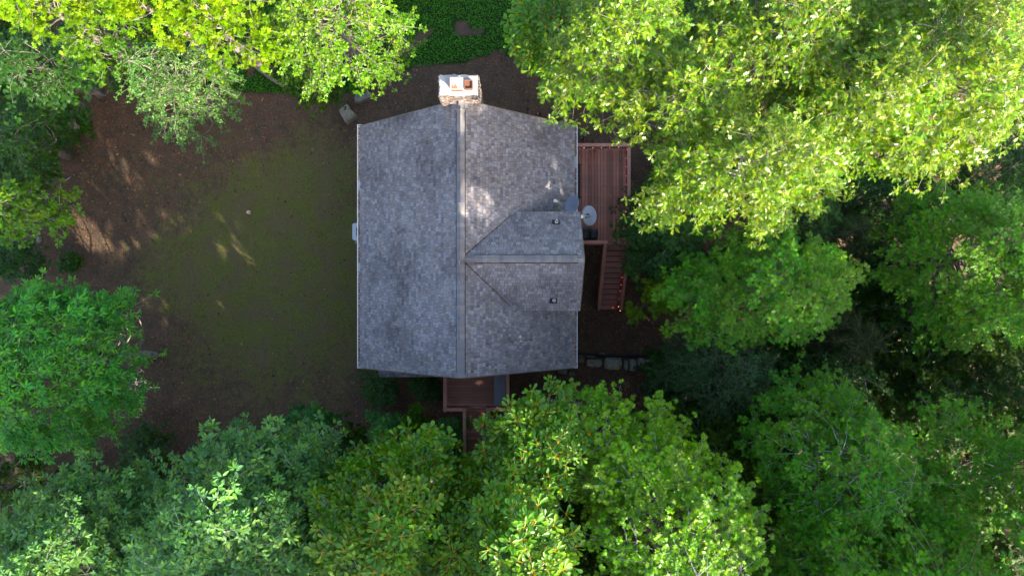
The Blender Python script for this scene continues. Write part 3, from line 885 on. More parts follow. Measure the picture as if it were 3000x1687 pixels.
# stairs
nst = 12; run = (DY0+.43)/nst; rise = DZ/nst
st = MB()
for xx in (4.28, 5.30):
    st.bar((xx, DY0-.05, DZ-.22), (xx, -.43+.1, .0), .045, .28, up=(0,0,1))
stair = st.build('stairs', M['rail'], dk)
for i in range(nst):
    y1 = DY0-.05-i*run; zt_ = DZ-.0-(i+1)*rise+.0
    if zt_ < .03: zt_ = .05
    mb = MB(); mb.box((4.31, y1-run+.032, zt_-.035), (5.275, y1, zt_), col=tint(rnd, .88, 1.1)); mb.build('tread', M['deck'], stair)
    mb = MB(); mb.box((4.31, y1+.001, zt_-.03), (5.275, y1+.018, zt_+rise-.04), col=(.25, .22, .22)); mb.build('riser', M['rail'], stair)  # riser tint kept dark to stand in for shade under the nosing
for xx in (4.27, 5.35):
    top = Vector((xx, DY0-.02, DZ+.98)); bot = Vector((xx, -.45, .98))
    mb = MB(); mb.bar(top, bot, .15, .036, up=(0,0,1)); mb.build('hand_rail', M['rail'], stair)
    mb = MB(); mb.bar(top-Vector((0,0,.85)), bot-Vector((0,0,.85)), .04, .07); mb.build('lower_rail', M['rail'], stair)
    n = 26
    for i in range(1, n):
        c = top.lerp(bot, i/n); baluster(stair, c.x, c.y, c.z-.86)
    for e, zb in ((bot, -.1),):
        mb = MB(); mb.box((xx-.045, e.y-.045, zb), (xx+.045, e.y+.045, e.z-.025)); mb.build('newel_post', M['rail'], stair)

fd = thing('entry_deck', 'T-shaped reddish brown entry deck and walkway south of the house', 'deck', (-1.65, -4, 0))
y = WY0-.01
FX0, FX1, FY = -3.06, -.20, -4.97
WXa, WXb, WYe = -2.17, -1.08, -10.2
mb0 = []
while y > WYe:
    if y > FY: board(fd, (FX0, y-.127, DZ-.035), (FX1, y, DZ+rnd.uniform(-.002, .002)), rnd)
    else: board(fd, (WXa, y-.127, DZ-.035), (WXb, y, DZ+rnd.uniform(-.002, .002)), rnd)
    y -= .143
for a, b_ in (((FX0-.04, FY-.04, DZ-.28), (FX0-.003, WY0, DZ-.008)), ((FX1+.003, FY-.04, DZ-.28), (FX1+.04, WY0, DZ-.008)), ((FX0, FY-.2, DZ-.28), (WXa-.045, FY-.16, DZ-.008)), ((WXb+.045, FY-.2, DZ-.28), (FX1, FY-.16, DZ-.008)),
              ((WXa-.04, WYe, DZ-.28), (WXa-.003, FY-.16, DZ-.008)), ((WXb+.003, WYe, DZ-.28), (WXb+.04, FY-.16, DZ-.008))):
    mb = MB(); mb.box(a, b_); mb.build('rim_joist', M['rail'], fd)
for xx, yy in ((FX0+.1, FY+.1), (FX1-.1, FY+.1), (WXa+.1, -7), (WXb-.1, -7), (WXa+.1, -9.6), (WXb-.1, -9.6)):
    mb = MB(); mb.box((xx-.07, yy-.07, -.4), (xx+.07, yy+.07, DZ-.29)); mb.build('support_post', M['rail'], fd)
railing(fd, (FX0, WY0-.2), (FX0, FY-.075)); railing(fd, (FX1, WY0-.2), (FX1, FY-.075))
railing(fd, (FX0+.076, FY), (WXa+.075, FY)); railing(fd, (FX1-.076, FY), (WXb-.075, FY))
railing(fd, (WXa, FY-.076), (WXa, WYe)); railing(fd, (WXb, FY-.076), (WXb, WYe))

# grey slatted bench on the entry deck
bl = thing('bench', 'blue-grey slatted bench along the railing of the entry deck', 'bench', (-.55, -4.0, DZ))
for i in range(6):
    xx = -.83+i*.088
    mb = MB(); mb.box((xx, -4.87, DZ+.40), (xx+.078, -3.3, DZ+.425)); mb.build('slat', M['bench'], bl)
for yy in (-4.8, -3.4):
    for xx in (-.80, -.36):
        mb = MB(); mb.box((xx, yy, DZ+.003), (xx+.05, yy+.05, DZ+.37)); mb.build('leg', M['bench'], bl)
    mb = MB(); mb.box((-.82, yy, DZ+.371), (-.31, yy+.05, DZ+.399)); mb.build('crossbar', M['bench'], bl)
# black bench on the side deck
bb = thing('bench', 'black metal bench against the house wall on the side deck', 'bench', (2.85, 5.5, DZ))
for i in range(5):
    xx = 2.74+i*.09
    mb = MB(); mb.box((xx, 4.80, DZ+.42), (xx+.07, 6.25, DZ+.44)); mb.build('slat', M['black'], bb)
for yy in (4.76, 6.26):
    mb = MB(); mb.tube([(3.17, yy, DZ+.004), (3.17, yy, DZ+.62), (2.75, yy, DZ+.64), (2.70, yy, DZ+.004)], .022, 6); mb.build('leg', M['black'], bb)
mb = MB()
for z_ in (DZ+.55, DZ+.7, DZ+.85): mb.box((2.66, 4.8, z_), (2.69, 6.25, z_+.08))
mb.build('backrest', M['black'], bb)
# covered grill
gl = thing('grill', 'barbecue grill under a black fabric cover on the side deck', 'grill', (3.3, 3.05, DZ))
def cover(x0, x1, y0, y1, z0, z1, seed, bulge):
    mb = MB(); rn = random.Random(seed); rings = []
    for t in (0, .3, .6, .85, 1.0, 1.04):
        k = 1.0 - .07*t - (.12 if t == 1.0 else 0) - (.45 if t > 1 else 0)
        ring = []
        for j in range(28):
            a = 2*math.pi*j/28
            ex = abs(math.cos(a))**.35*math.copysign(1, math.cos(a)); ey = abs(math.sin(a))**.35*math.copysign(1, math.sin(a))
            q = 1 + rn.uniform(-.012, .012)*(1.6-t)
            ring.append(((x0+x1)/2+(x1-x0)/2*ex*k*q, (y0+y1)/2+(y1-y0)/2*ey*k*q, z0+(z1-z0)*t+rn.uniform(-.01, .01)*t+ (bulge*math.exp(-((math.cos(a)*.5)**2)*4) if t >= 1 else 0)))
        rings.append(ring)
    vs_ = [v for r in rings for v in r]; f_ = []
    for r in range(5):
        for j in range(28): f_.append((r*28+j, r*28+(j+1) % 28, (r+1)*28+(j+1) % 28, (r+1)*28+j))
    f_.append(tuple(range(5*28, 6*28)))
    mb.add(vs_, f_); return mb
cover(2.62, 3.58, 2.74, 3.36, DZ+.10, DZ+1.15, 4, .05).build('fabric_cover', M['cover'], gl, smooth=True)
cover(3.52, 3.95, 2.78, 3.28, DZ+.25, DZ+.93, 6, .0).build('side_shelf_cover', M['cover'], gl, smooth=True)
for xx, yy in ((2.72, 2.85), (2.72, 3.25), (3.45, 2.85), (3.45, 3.25)):
    mb = MB(); mb.bar((xx, yy, DZ+.002), (xx, yy, DZ+.2), .05, .05); mb.build('leg', M['black'], gl)

# string lights
sl_ = thing('string_lights', 'string of small glowing bulbs running round the side deck railing and stairs', 'string lights', (5.2, 6.9, DZ+.9))
bpos = []
for q in ((1711, 433, 'w'), (1737, 433, 'w'), (1762, 433, 'w'), (1786, 432, 'r'), (1813, 431, 'w'), (1836, 438, 'r'), (1835, 464, 'r'), (1834, 489, 'r'), (1834.5, 516, 'r'), (1834, 541, 'r'), (1833, 568, 'r'), (1834, 594, 'w'), (1834, 620, 'w'), (1833, 645, 'r'), (1833, 670, 'w'), (1833, 697, 'w')):
    bpos.append((at(q[0], q[1], DZ+.84), q[2]))
def zst(y_): return .98 + (y_+.45)/(DY0+.43)*DZ - .12
for q in ((813, 'r'), (834, 'r'), (853, 'r'), (874, 'r'), (898, 'w')):
    y_ = (880-q[0])/61.0
    z_ = zst(y_); bpos.append((Vector((5.235, (880-q[0])/scl(z_), z_)), q[1]))
bpos.append((Vector((5.05, -.36, .40)), 'r')); bpos.append((Vector((5.42, -.52, .30)), 'w'))
wire = []
for i in range(len(bpos)-1):
    a, b_ = bpos[i][0], bpos[i+1][0]
    wire += [a+Vector((0,0,.03)), a.lerp(b_, .5)+Vector((0,0,-.03))]
wire.append(bpos[-1][0])
mb = MB(); mb.tube(wire, .006, 4); mb.build('cable', M['wire'], sl_)
for c, k in bpos:
    mb = MB(); mb.lathe(c, [(.001, -.026), (.013, -.018), (.018, 0), (.014, .016), (.001, .022)], 8)
    mb.build('bulb', M['bulb_red'] if k == 'r' else M['bulb_warm'], sl_, loc=c, smooth=True)

# air conditioner
ac = thing('air_conditioner', 'white air conditioning unit on a pad beside the west wall', 'air conditioner', (-7.42, 3.38, 0))
mb = MB(); mb.box((-7.92, 2.86, -.05), (-6.9, 3.86, .06)); mb.build('pad', M['foundation'], ac)
mb = MB(); o_ = rrect(-7.43, 3.38, .42, .41, .10); n_ = len(o_)
mb.add([(x, y, .062) for x, y in o_]+[(x, y, .84) for x, y in o_], [(i, (i+1) % n_, n_+(i+1) % n_, n_+i) for i in range(n_)]); mb.build('casing', M['ac'], ac)
mb = MB(); inner = []
for k in range(n_):
    a = math.atan2(o_[k][1]-3.38, o_[k][0]+7.43); inner.append((-7.43+.31*math.cos(a), 3.38+.31*math.sin(a)))
ringbox(mb, rrect(-7.43, 3.38, .43, .42, .10), inner, .842, .90); mb.build('top_panel', M['ac'], ac, smooth=False)
mb = MB(); mb.lathe((-7.43, 3.38, .80), [(.309, 0), (.001, 0)], 24); mb.build('fan_well', M['ac_dark'], ac)
mb = MB()
for k in range(8):
    r = .04+k*.036; mb.tube([(-7.43+r*math.cos(a), 3.38+r*math.sin(a), .885) for a in np.linspace(0, 2*math.pi, 25)], .004, 4, cap=False)
for a in (0, math.pi/2): mb.bar((-7.43-.31*math.cos(a), 3.38-.31*math.sin(a), .89), (-7.43+.31*math.cos(a), 3.38+.31*math.sin(a), .89), .02, .006)
mb.build('grille', M['ac'], ac)
mb = MB()
for k in range(4):
    a = k*math.pi/2+.4; mb.bar((-7.43, 3.38, .82), (-7.43+.26*math.cos(a), 3.38+.26*math.sin(a), .83), .11, .006)
mb.build('fan', M['ac_dark'], ac)

# ------------------------------------------------------------------ stones and small yard things
def rock(name, label, poly, zb, h, mat, tn, parent=None, seed=0, group=None, cat='rock'):
    rn = random.Random(seed)
    P = []
    n = len(poly)
    for i in range(n):
        a, b_ = poly[i], poly[(i+1) % n]
        for k in range(3):
            t = k/3; P.append(Vector((a[0]+(b_[0]-a[0])*t, a[1]+(b_[1]-a[1])*t)))
    c = sum(P, Vector((0, 0)))/len(P); m = len(P); vs_ = []; fs_ = []
    levels = [(1.03, -.25), (1.0, .25), (.97, .62), (.88, .9), (.62, 1.0), (.28, 1.02)]
    for k, zz in levels:
        for q in P:
            d = (q-c)*k
            nn = mnoise.noise(Vector((q.x*4+seed, q.y*4, zz*2)))
            vs_.append((c.x+d.x*(1+nn*.08), c.y+d.y*(1+nn*.08), zb+h*zz+nn*.05*h*1.5))
    for r in range(len(levels)-1):
        for i in range(m): fs_.append((r*m+i, r*m+(i+1) % m, (r+1)*m+(i+1) % m, (r+1)*m+i))
    fs_.append(tuple(range((len(levels)-1)*m, len(levels)*m)))
    mb = MB(); mb.add(vs_, fs_, 0, tn)
    o = mb.build(name, mat, parent, loc=(c.x, c.y, zb), smooth=False)
    if parent is None: tag(o, label, cat, group)
    return o
def pp(pts, z): return [tuple(at(a, b_, z)[:2]) for a, b_ in pts][::-1]
rock('boulder', 'angular pale brown boulder on the lawn near the northwest roof corner', pp([(990,322.6),(1014,302.7),(1019,306),(1023,316),(1040,332.5),(1037.5,342.5),(1019,355.7),(1012.6,360.7),(1002.7,347.4)], .4), gz(-8, 9), .45, M['stone'], (1.1, .98, .82), seed=2)
rock('boulder', 'rounded grey boulder half hidden under the hanging branch tip', pp([(1036,281),(1042,273),(1070,266),(1086,270),(1087,284),(1072,291),(1052,301),(1037,299)], .3), gz(-7, 10), .35, M['stone'], (.75, .75, .66), seed=3)
rock('boulder', 'pale small rock at the left edge of the yard by the shrubs', pp([(105,695),(114,692),(117,704),(112,712),(104,710)], .15), gz(-23.5, 3), .2, M['stone'], (.9, .95, .85), seed=4)
rock('boulder', 'mossy rock at the left yard edge below the small pale rock', pp([(98,745),(107,738),(112,748),(110,758),(99,756)], .15), gz(-23.5, 2), .2, M['stone'], (.8, .85, .75), seed=6)
sw = thing('stone_wall', 'dry retaining wall of rough grey stones southeast of the house', 'stone wall', (5.3, -3.15, 0))
def quad(x0, x1, y0, y1, sd):
    rn = random.Random(sd); w_, h_ = x1-x0, y1-y0; j = lambda: rn.uniform(-.08, .08)
    return [(x0+w_*(.12+j()), y0+h_*(.05+j()*.5)), (x0+w_*(.55+j()), y0+h_*(0+.03)), (x0+w_*(.93+j()*.5), y0+h_*(.15+j())), (x1-.3, y0+h_*(.6+j())),
            (x0+w_*(.85+j()), y1-.5), (x0+w_*(.4+j()), y1-h_*.02), (x0+w_*(.08+j()*.5), y0+h_*(.85+j())), (x0+.4, y0+h_*(.45+j()))]
for i, (a, b_, c, d_, tn) in enumerate(((1694,1714,1040,1064,(.55,.5,.45)), (1716,1768,1049,1077,(.85,.84,.74)), (1769,1826,1044,1085,(1.1,1.12,1.0)), (1828,1843,1055,1085,(.9,.95,.8)), (1844,1866,1052,1089,(1.15,1.15,1.08)),
        (1867,1892,1047,1074,(1.15,1.08,1.02)), (1893,1911,1053,1078,(1.2,1.15,1.12)), (1912,1928,1052,1073,(1.05,1.0,.98)), (1929,1950,1053,1076,(.9,.85,.8)), (1718,1748,1040,1048,(1.0,.75,.55)), (1754,1775,1032,1038,(.9,.7,.65)),
        (1632,1665,1078,1097,(.5,.52,.48)), (1664,1684,1088,1102,(.5,.5,.42)))):
    rock('stone', None, pp(quad(a, b_, c, d_, i+10), .35), -.05, .42+.1*((i*7) % 3)/3, M['stone'], tn, sw, seed=i)
hp = [at(*q, .2) for q in ((1640,1018),(1680,1032),(1700,1034),(1762,1041),(1823,1043),(1880,1042),(1919,1037),(1960,1030))]
hp = [q+Vector((0,0,.28)) for q in hp]
pts = []
for i in range(len(hp)-1):
    for k in range(10): pts.append(hp[i].lerp(hp[i+1], k/10))
rad = [.055+.008*(i % 2) for i in range(len(pts))]
mb = MB(); mb.tube(pts, rad, 8); tag(mb.build('drain_pipe', M['hose'], loc=pts[0]), 'black corrugated drain pipe lying along the top of the stone wall', 'pipe')
cpipe = at(729, 622, .05)
cw = thing('cleanout_cap', 'small pinkish white round pipe end in the middle of the lawn', 'pipe', cpipe)
mb = MB(); mb.lathe(cpipe, [(.03, -.02), (.03, .08), (.075, .10), (.09, .08), (.09, -.1)], 16); mb.build('pipe_rim', surf('clay_pale', (0.75, 0.42, 0.32), (0.85, 0.62, 0.52), scale=9), cw)
mb = MB(); mb.lathe(cpipe, [(.031, .0), (.001, .0)], 12); mb.build('pipe_throat', M['throat_brown'], cw)
c = at(1713.5, 394.5, 1.0)
lp = thing('garden_lamp', 'grey round-topped post lamp between the house and side deck railing', 'lamp', (c.x, c.y, 0))
mb = MB(); mb.tube([(c.x, c.y, -.2), (c.x, c.y, .9)], .035, 8); mb.build('post', M['black'], lp)
mb = MB(); mb.lathe((c.x, c.y, .9), [(.04, 0), (.065, .03), (.065, .1), (.045, .1), (.045, .05), (.001, .05)], 14); mb.build('lamp_head', M['metal'], lp)
mb = MB(); mb.lathe((c.x, c.y, .96), [(.03, 0), (.022, .03), (.001, .04)], 10); mb.build('lens', M['black'], lp)
for i, (a, b_) in enumerate(((1546, 319), (1583, 334), (1619, 343), (1656, 354))):
    q = at(a, b_, .8)
    ordn = ('leftmost', 'second from the left', 'third from the left', 'rightmost, with a pale knob')[i]
    stt = thing('garden_stake', 'slim black stake behind the north roof edge, %s' % ordn, 'garden stake', (q.x, q.y, 0), 'black stakes behind the north roof edge')
    mb = MB(); mb.tube([(q.x, q.y, -.2), (q.x, q.y, .8)], .03, 6); mb.build('post', M['black'], stt)
    mb = MB(); mb.lathe((q.x, q.y, .8), [(.06, 0), (.075, .02), (.03, .08), (.001, .09)], 10); mb.build('stake_cap', M['black'] if i < 3 else M['pvc'], stt)
# fallen log and twigs
def fallen(pts, r0, r1, mat, label, name='fallen_branch'):
    P = [at(a, b_, z) for a, b_, z in pts]
    m_ = len(P)
    mb = MB(); mb.tube(P, [r0+(r1-r0)*i/(m_-1) for i in range(m_)], 8)
    tag(mb.build(name, mat, loc=P[0], smooth=True), label, 'branch')
fallen([(729,168,.75),(733,182,.6),(750,196,.45),(779,219,.35),(800,235,.3),(830,252,.25),(850,258,.2)], .13, .07, M['bark'], 'crooked fallen branch lying across the ivy at the top of the yard')
fallen([(192,529,.06),(201,523,.06),(208,517,.06)], .03, .015, M['bark_pale'], 'short pale stick on the left side of the lawn')
fallen([(200,607,.06),(210,602,.06),(218,599,.06)], .03, .02, M['bark'], 'short dark stick among the sun patches at left')
fallen([(1592,1093,.1),(1602,1112,.1),(1612,1128,.1)], .015, .008, M['bark_pale'], 'thin pale twig below the southeast roof corner')

# ------------------------------------------------------------------ foliage
def halfleaf(kind):
    if kind == 'ovate':
        V = [(0,0,0), (.4,0,-.03), (1,0,-.14), (.28,.5,.05), (.68,.38,.0), (.28,-.5,.05), (.68,-.38,.0)]
        T = [(0,1,3), (1,4,3), (1,2,4), (0,5,1), (1,5,6), (1,6,2)]
    elif kind == 'obovate':
        V = [(0,0,0), (.5,0,-.02), (1,0,-.16), (.35,.20,.03), (.74,.5,.0), (.35,-.20,.03), (.74,-.5,.0), (.93,.3,-.08), (.93,-.3,-.08)]
        T = [(0,1,3), (1,4,3), (1,7,4), (1,2,7), (0,5,1), (1,5,6), (1,6,8), (1,8,2)]
    elif kind == 'oak':
        V = [(0,0,0), (.16,0,0), (.42,0,-.02), (.66,0,-.05), (.86,0,-.09), (1,.06,-.14), (1,-.06,-.14),
             (.34,.40,.04), (.60,.5,.02), (.84,.34,-.04), (.34,-.40,.04), (.60,-.5,.02), (.84,-.34,-.04)]
        T = [(1,2,7), (2,3,8), (3,4,9), (2,1,10), (3,2,11), (4,3,12), (4,6,5)]
    elif kind == 'maple':
        V = [(.0,0,0), (1,0,-.12), (.40,.22,.01), (.68,.52,-.04), (.16,.60,-.02), (.40,-.22,.01), (.68,-.52,-.04), (.16,-.60,-.02)]
        T = [(0,5,1), (0,1,2), (0,2,3), (0,3,4), (0,6,5), (0,7,6)]
    else:   # needle
        V = [(0,.1,0), (0,-.1,0), (1,0,-.05)]
        T = [(0,1,2)]
    return np.array(V, float), np.array(T, int)
SP = dict(
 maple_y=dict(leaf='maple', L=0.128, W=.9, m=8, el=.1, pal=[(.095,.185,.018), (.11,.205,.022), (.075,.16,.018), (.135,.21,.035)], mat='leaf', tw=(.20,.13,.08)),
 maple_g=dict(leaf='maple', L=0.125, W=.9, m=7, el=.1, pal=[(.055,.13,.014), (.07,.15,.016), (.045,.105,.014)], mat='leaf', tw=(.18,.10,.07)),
 maple_shade=dict(leaf='maple', L=0.14, W=.9, m=6, el=.05, pal=[(.03,.085,.014), (.045,.105,.014), (.05,.12,.02)], mat='leaf', tw=(.14,.1,.07)),
 maple_b=dict(leaf='maple', L=0.115, W=.9, m=8, el=.15, pal=[(.080,.18,.011), (.062,.155,.011), (.10,.205,.014)], mat='leaf_semi', tw=(.22,.12,.08)),
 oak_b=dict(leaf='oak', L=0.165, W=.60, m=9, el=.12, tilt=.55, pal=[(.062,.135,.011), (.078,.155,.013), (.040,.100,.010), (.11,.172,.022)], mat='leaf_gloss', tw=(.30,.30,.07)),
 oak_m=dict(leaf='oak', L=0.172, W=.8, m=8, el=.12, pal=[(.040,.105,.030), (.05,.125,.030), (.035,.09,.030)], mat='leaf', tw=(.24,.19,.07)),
 oak_shade=dict(leaf='oak', L=0.18, W=.8, m=7, el=.05, pal=[(.030,.080,.040), (.035,.095,.035), (.045,.115,.03)], mat='leaf', tw=(.18,.14,.07)),
 ovate=dict(leaf='ovate', L=0.118, W=.55, m=8, el=.1, pal=[(.05,.125,.02), (.065,.15,.022), (.045,.11,.02), (.10,.18,.03)], mat='leaf_semi', tw=(.2,.15,.1)),
 small=dict(leaf='ovate', L=0.085, W=.55, m=9, el=.15, pal=[(.045,.095,.045), (.055,.115,.05), (.04,.09,.035), (.07,.14,.05)], mat='leaf_semi', tw=(.14,.12,.08)),
 hick=dict(leaf='ovate', L=0.195, W=.42, m=9, el=.05, pal=[(.050,.103,.058), (.056,.117,.056), (.045,.094,.064), (.066,.128,.048)], mat='leaf', tw=(.16,.18,.06)),
 star=dict(leaf='ovate', L=0.215, W=.33, m=9, el=.08, pal=[(.044,.118,.044), (.054,.135,.042), (.036,.098,.048)], mat='leaf', tw=(.15,.18,.05)),
 mag=dict(leaf='obovate', L=.25, W=.42, m=8, el=.18, pal=[(.048,.115,.026), (.06,.135,.026), (.04,.10,.03), (.085,.16,.04)], mat='leaf_semi', tw=(.50,.34,.06)),
 rhodo=dict(leaf='ovate', L=.17, W=.36, m=8, el=.12, pal=[(.035,.10,.055), (.045,.115,.055), (.055,.14,.05)], mat='leaf', tw=(.14,.16,.06)),
 willow=dict(leaf='ovate', L=.13, W=.30, m=9, el=.1, pal=[(.024,.060,.030), (.030,.072,.030), (.035,.085,.035)], mat='leaf_semi', tw=(.1,.09,.06)),
 pine=dict(leaf='needle', L=.26, W=.26, m=24, el=.35, pal=[(.055,.095,.040), (.07,.11,.04), (.045,.08,.04)], mat='needle', tw=(.12,.09,.05)),
 bush=dict(leaf='ovate', L=.06, W=.7, m=10, el=.3, pal=[(.05,.14,.012), (.065,.17,.015), (.04,.11,.012)], mat='leaf', tw=(.12,.12,.04)),
 holly=dict(leaf='ovate', L=.085, W=.5, m=9, el=.2, pal=[(.025,.085,.012), (.035,.11,.014), (.018,.06,.014)], mat='leaf_semi', tw=(.2,.15,.1)),
 far=dict(leaf='ovate', L=.25, W=.62, m=11, el=.1, pal=[(.06,.15,.03), (.05,.125,.03)], mat='leaf', tw=(.15,.12,.08)),
)
for k in SP:
    SP[k]['tpl'] = halfleaf(SP[k]['leaf'])
    g_ = dict(hick=2.4, star=2.8, mag=1.8, maple_b=2.1, oak_m=2.6, oak_b=1.75, maple_y=1.35, ovate=1.65, small=1.7, rhodo=1.6, maple_g=1.25, oak_shade=.92, maple_shade=.85, willow=1.5, pine=.7, holly=1.2, bush=1.5, far=1.5).get(k, 1.2)  # low gains on dark oak, dark maple and pine paint in deep-forest shade
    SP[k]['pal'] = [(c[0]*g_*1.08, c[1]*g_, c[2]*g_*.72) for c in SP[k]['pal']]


# gaps in the canopy that let sunlight through to these spots:  world x, y, z, half length along the sun, half width
GAPS = []
def gap(px_, py_, z, hl, hw): 
    q = at(px_, py_, z); GAPS.append((q.x, q.y, z, hl, hw))
gap(322, 445, 0, 1.22, 0.50); gap(352, 495, 0, 1.29, 0.56); gap(240, 655, 0, 1.00, 0.30); gap(262, 695, 0, 1.22, 0.66); gap(268, 545, 0, 0.75, 0.27); gap(447, 468, 0, 0.75, 0.30)
gap(675, 655, 0, 1.12, 0.27); gap(722, 735, 0, 1.08, 0.50); gap(868, 905, 0, 0.75, 0.30); gap(1006, 918, 0, 0.79, 0.50); gap(205, 668, 0, 0.62, 0.27); gap(650, 725, 0, 0.50, 0.27)
gap(1388, 565, 8.4, 0.32, 0.18); gap(1626, 478, 5.8, .60, .27); gap(1612, 545, 6.0, 0.40, 0.21); gap(1648, 560, 5.6, .60, .27); gap(1480, 985, 7.3, .60, .27); gap(1515, 990, 7.0, .60, .27)
gap(1440, 955, 7.8, .60, .27); gap(1478, 920, 7.2, 0.40, 0.21); gap(1680, 903, 6.9, 0.40, 0.29); gap(1803, 578, 2.5, 0.50, 0.36); gap(1405, 1080, 8.5, 0.40, 0.21); gap(1425, 1228, 2.5, .30, .14)
gap(1343, 252, 9.75, .75, .85); gap(1375, 296, 8.9, .25, .20); gap(1348, 300, 9.0, .4, .16)
gap(1930, 1590, 15.0, 3.0, 2.0); gap(2120, 1500, 14.8, 1.8, 1.0); gap(2080, 1640, 15.2, 3.4, 2.4); gap(1640, 1290, 13.0, .7, .35); gap(1800, 1270, 12.8, .8, .4); gap(1560, 1590, 16.2, 2.2, 1.5); gap(1900, 1330, 13.2, .9, .5)
gap(2900, 780, 12, 1.0, .9); gap(2960, 700, 12, 1.2, .9); gap(1410, 1520, 14.6, .8, .5)
gap(55, 1022, 10, .3, .25); gap(800, 1360, 15.5, .25, .3); gap(1095, 1385, 15.5, .3, .3); gap(130, 1560, 3, 1., .5)
GA = np.array(GAPS)
Sx, Sy, Sz = S.x, S.y, S.z
PERP = np.array([-AZ.y, AZ.x])
def keep_mask(P):
    """False where a leaf would stand in one of the light gaps"""
    k = np.ones(len(P), bool)
    for gx, gy_, gz_, hl, hw in GAPS:
        dz = P[:, 2]-gz_
        qx = P[:, 0]-Sx/Sz*dz-gx; qy = P[:, 1]-Sy/Sz*dz-gy_
        a = qx*AZ.x+qy*AZ.y; b_ = qx*PERP[0]+qy*PERP[1]
        k &= ~(((a/hl)**2+(b_/hw)**2 < 1) & (dz > (1.4 if gz_ > 11 else .25)))
    return k
def norm(a): return a/np.maximum(np.linalg.norm(a, axis=-1, keepdims=True), 1e-9)
LEAFTOT = 0
def foliage_arrays(P, D, sp, rng, k=1.0, padtint=1.0, carve=True):
    """P cluster points, D twig directions -> leaf rosettes"""
    global LEAFTOT
    s = SP[sp]; m = s['m']; n = len(P)
    tv, tt = s['tpl']
    P2 = np.repeat(P, m, 0); D2 = np.repeat(D, m, 0); N_ = n*m
    ph = np.tile(np.arange(m)/m*2*math.pi, n) + np.repeat(rng.uniform(0, 6.28, n), m) + rng.normal(0, .3, N_)
    if sp == 'pine':
        u = norm(np.cross(D2, np.array([0.3, 0.2, 1.0]))); v = np.cross(D2, u)
        ax = norm(D2*rng.uniform(.3, 1.0, (N_, 1)) + u*np.cos(ph)[:, None] + v*np.sin(ph)[:, None])
        base = P2 - D2*rng.uniform(0, .22, (N_, 1))
    else:
        hor = np.stack([np.cos(ph), np.sin(ph), np.full(N_, 0.)], 1)
        hd = D2*np.array([1, 1, .4])
        ax = norm(hor + hd*.75 + np.stack([np.zeros(N_), np.zeros(N_), rng.normal(s['el'], .28, N_)], 1))
        base = P2 + ax*(.18*s['L']*k) + rng.normal(0, .02, (N_, 3))
    nrm = np.array([0, 0, 1.]) + rng.normal(0, s.get('tilt', .32), (N_, 3))
    nrm = norm(nrm - ax*np.sum(nrm*ax, 1, keepdims=True))
    side = np.cross(nrm, ax)
    ok = keep_mask(base) if carve else np.ones(N_, bool)
    base, ax, nrm, side = base[ok], ax[ok], nrm[ok], side[ok]; P2 = P2[ok]; N_ = len(base)
    Ln = s['L']*k*rng.uniform(.7, 1.18, N_)
    Wn = Ln*s['W']*rng.uniform(.85, 1.1, N_)
    V = base[:, None, :] + tv[None, :, 0, None]*(ax*Ln[:, None])[:, None, :] + tv[None, :, 1, None]*(side*Wn[:, None])[:, None, :] + tv[None, :, 2, None]*(nrm*Ln[:, None])[:, None, :]
    nv = len(tv)
    T = (tt[None] + (np.arange(N_)*nv)[:, None, None]).reshape(-1, 3)
    pal = np.array(s['pal'])
    cl = pal[rng.integers(0, len(pal), N_)]*rng.uniform(.8, 1.2, (N_, 1))*padtint
    C = np.repeat(cl, nv, 0)
    V = V.reshape(-1, 3)
    LEAFTOT += len(T)
    mi = np.zeros(len(T))
    if sp in ('oak_b', 'mag', 'oak_m') and N_:
        # leaf stalks, thin and pale
        w_ = .007 if sp != 'mag' else .011
        a0 = P2; a1 = base + ax*Ln[:, None]*(.22 if sp == 'mag' else .3) + nrm*.008
        sv = side*w_
        PV = np.stack([a0-sv, a0+sv, a1+sv*.5 + nrm*.004], 1).reshape(-1, 3) + np.array([0, 0, .006])
        i0 = len(V) + np.arange(N_)*3
        T = np.concatenate([T, np.stack([i0, i0+1, i0+2], 1)]); V = np.concatenate([V, PV])
        C = np.concatenate([C, np.tile(np.array(s['tw']), (len(PV), 1))]); mi = np.concatenate([mi, np.ones(N_)])
        mi[:] = 0
    return V, T, C, mi
def tube_arrays(pts, r0, r1, col, nseg=4):
    pts = np.array(pts); n = len(pts)
    d = norm(np.gradient(pts, axis=0))
    u = norm(np.cross(d, np.array([0.13, 0.21, 1.0]))); v = np.cross(d, u)
    r = np.linspace(r0, r1, n)[:, None]
    rings = [pts + r*(u*math.cos(2*math.pi*j/nseg)+v*math.sin(2*math.pi*j/nseg)) for j in range(nseg)]
    V = np.stack(rings, 1).reshape(-1, 3)
    T = []
    for i in range(n-1):
        for j in range(nseg):
            a = i*nseg+j; b_ = i*nseg+(j+1) % nseg
            T += [(a, b_, b_+nseg), (a, b_+nseg, a+nseg)]
    return V, np.array(T), np.tile(np.array(col), (len(V), 1))
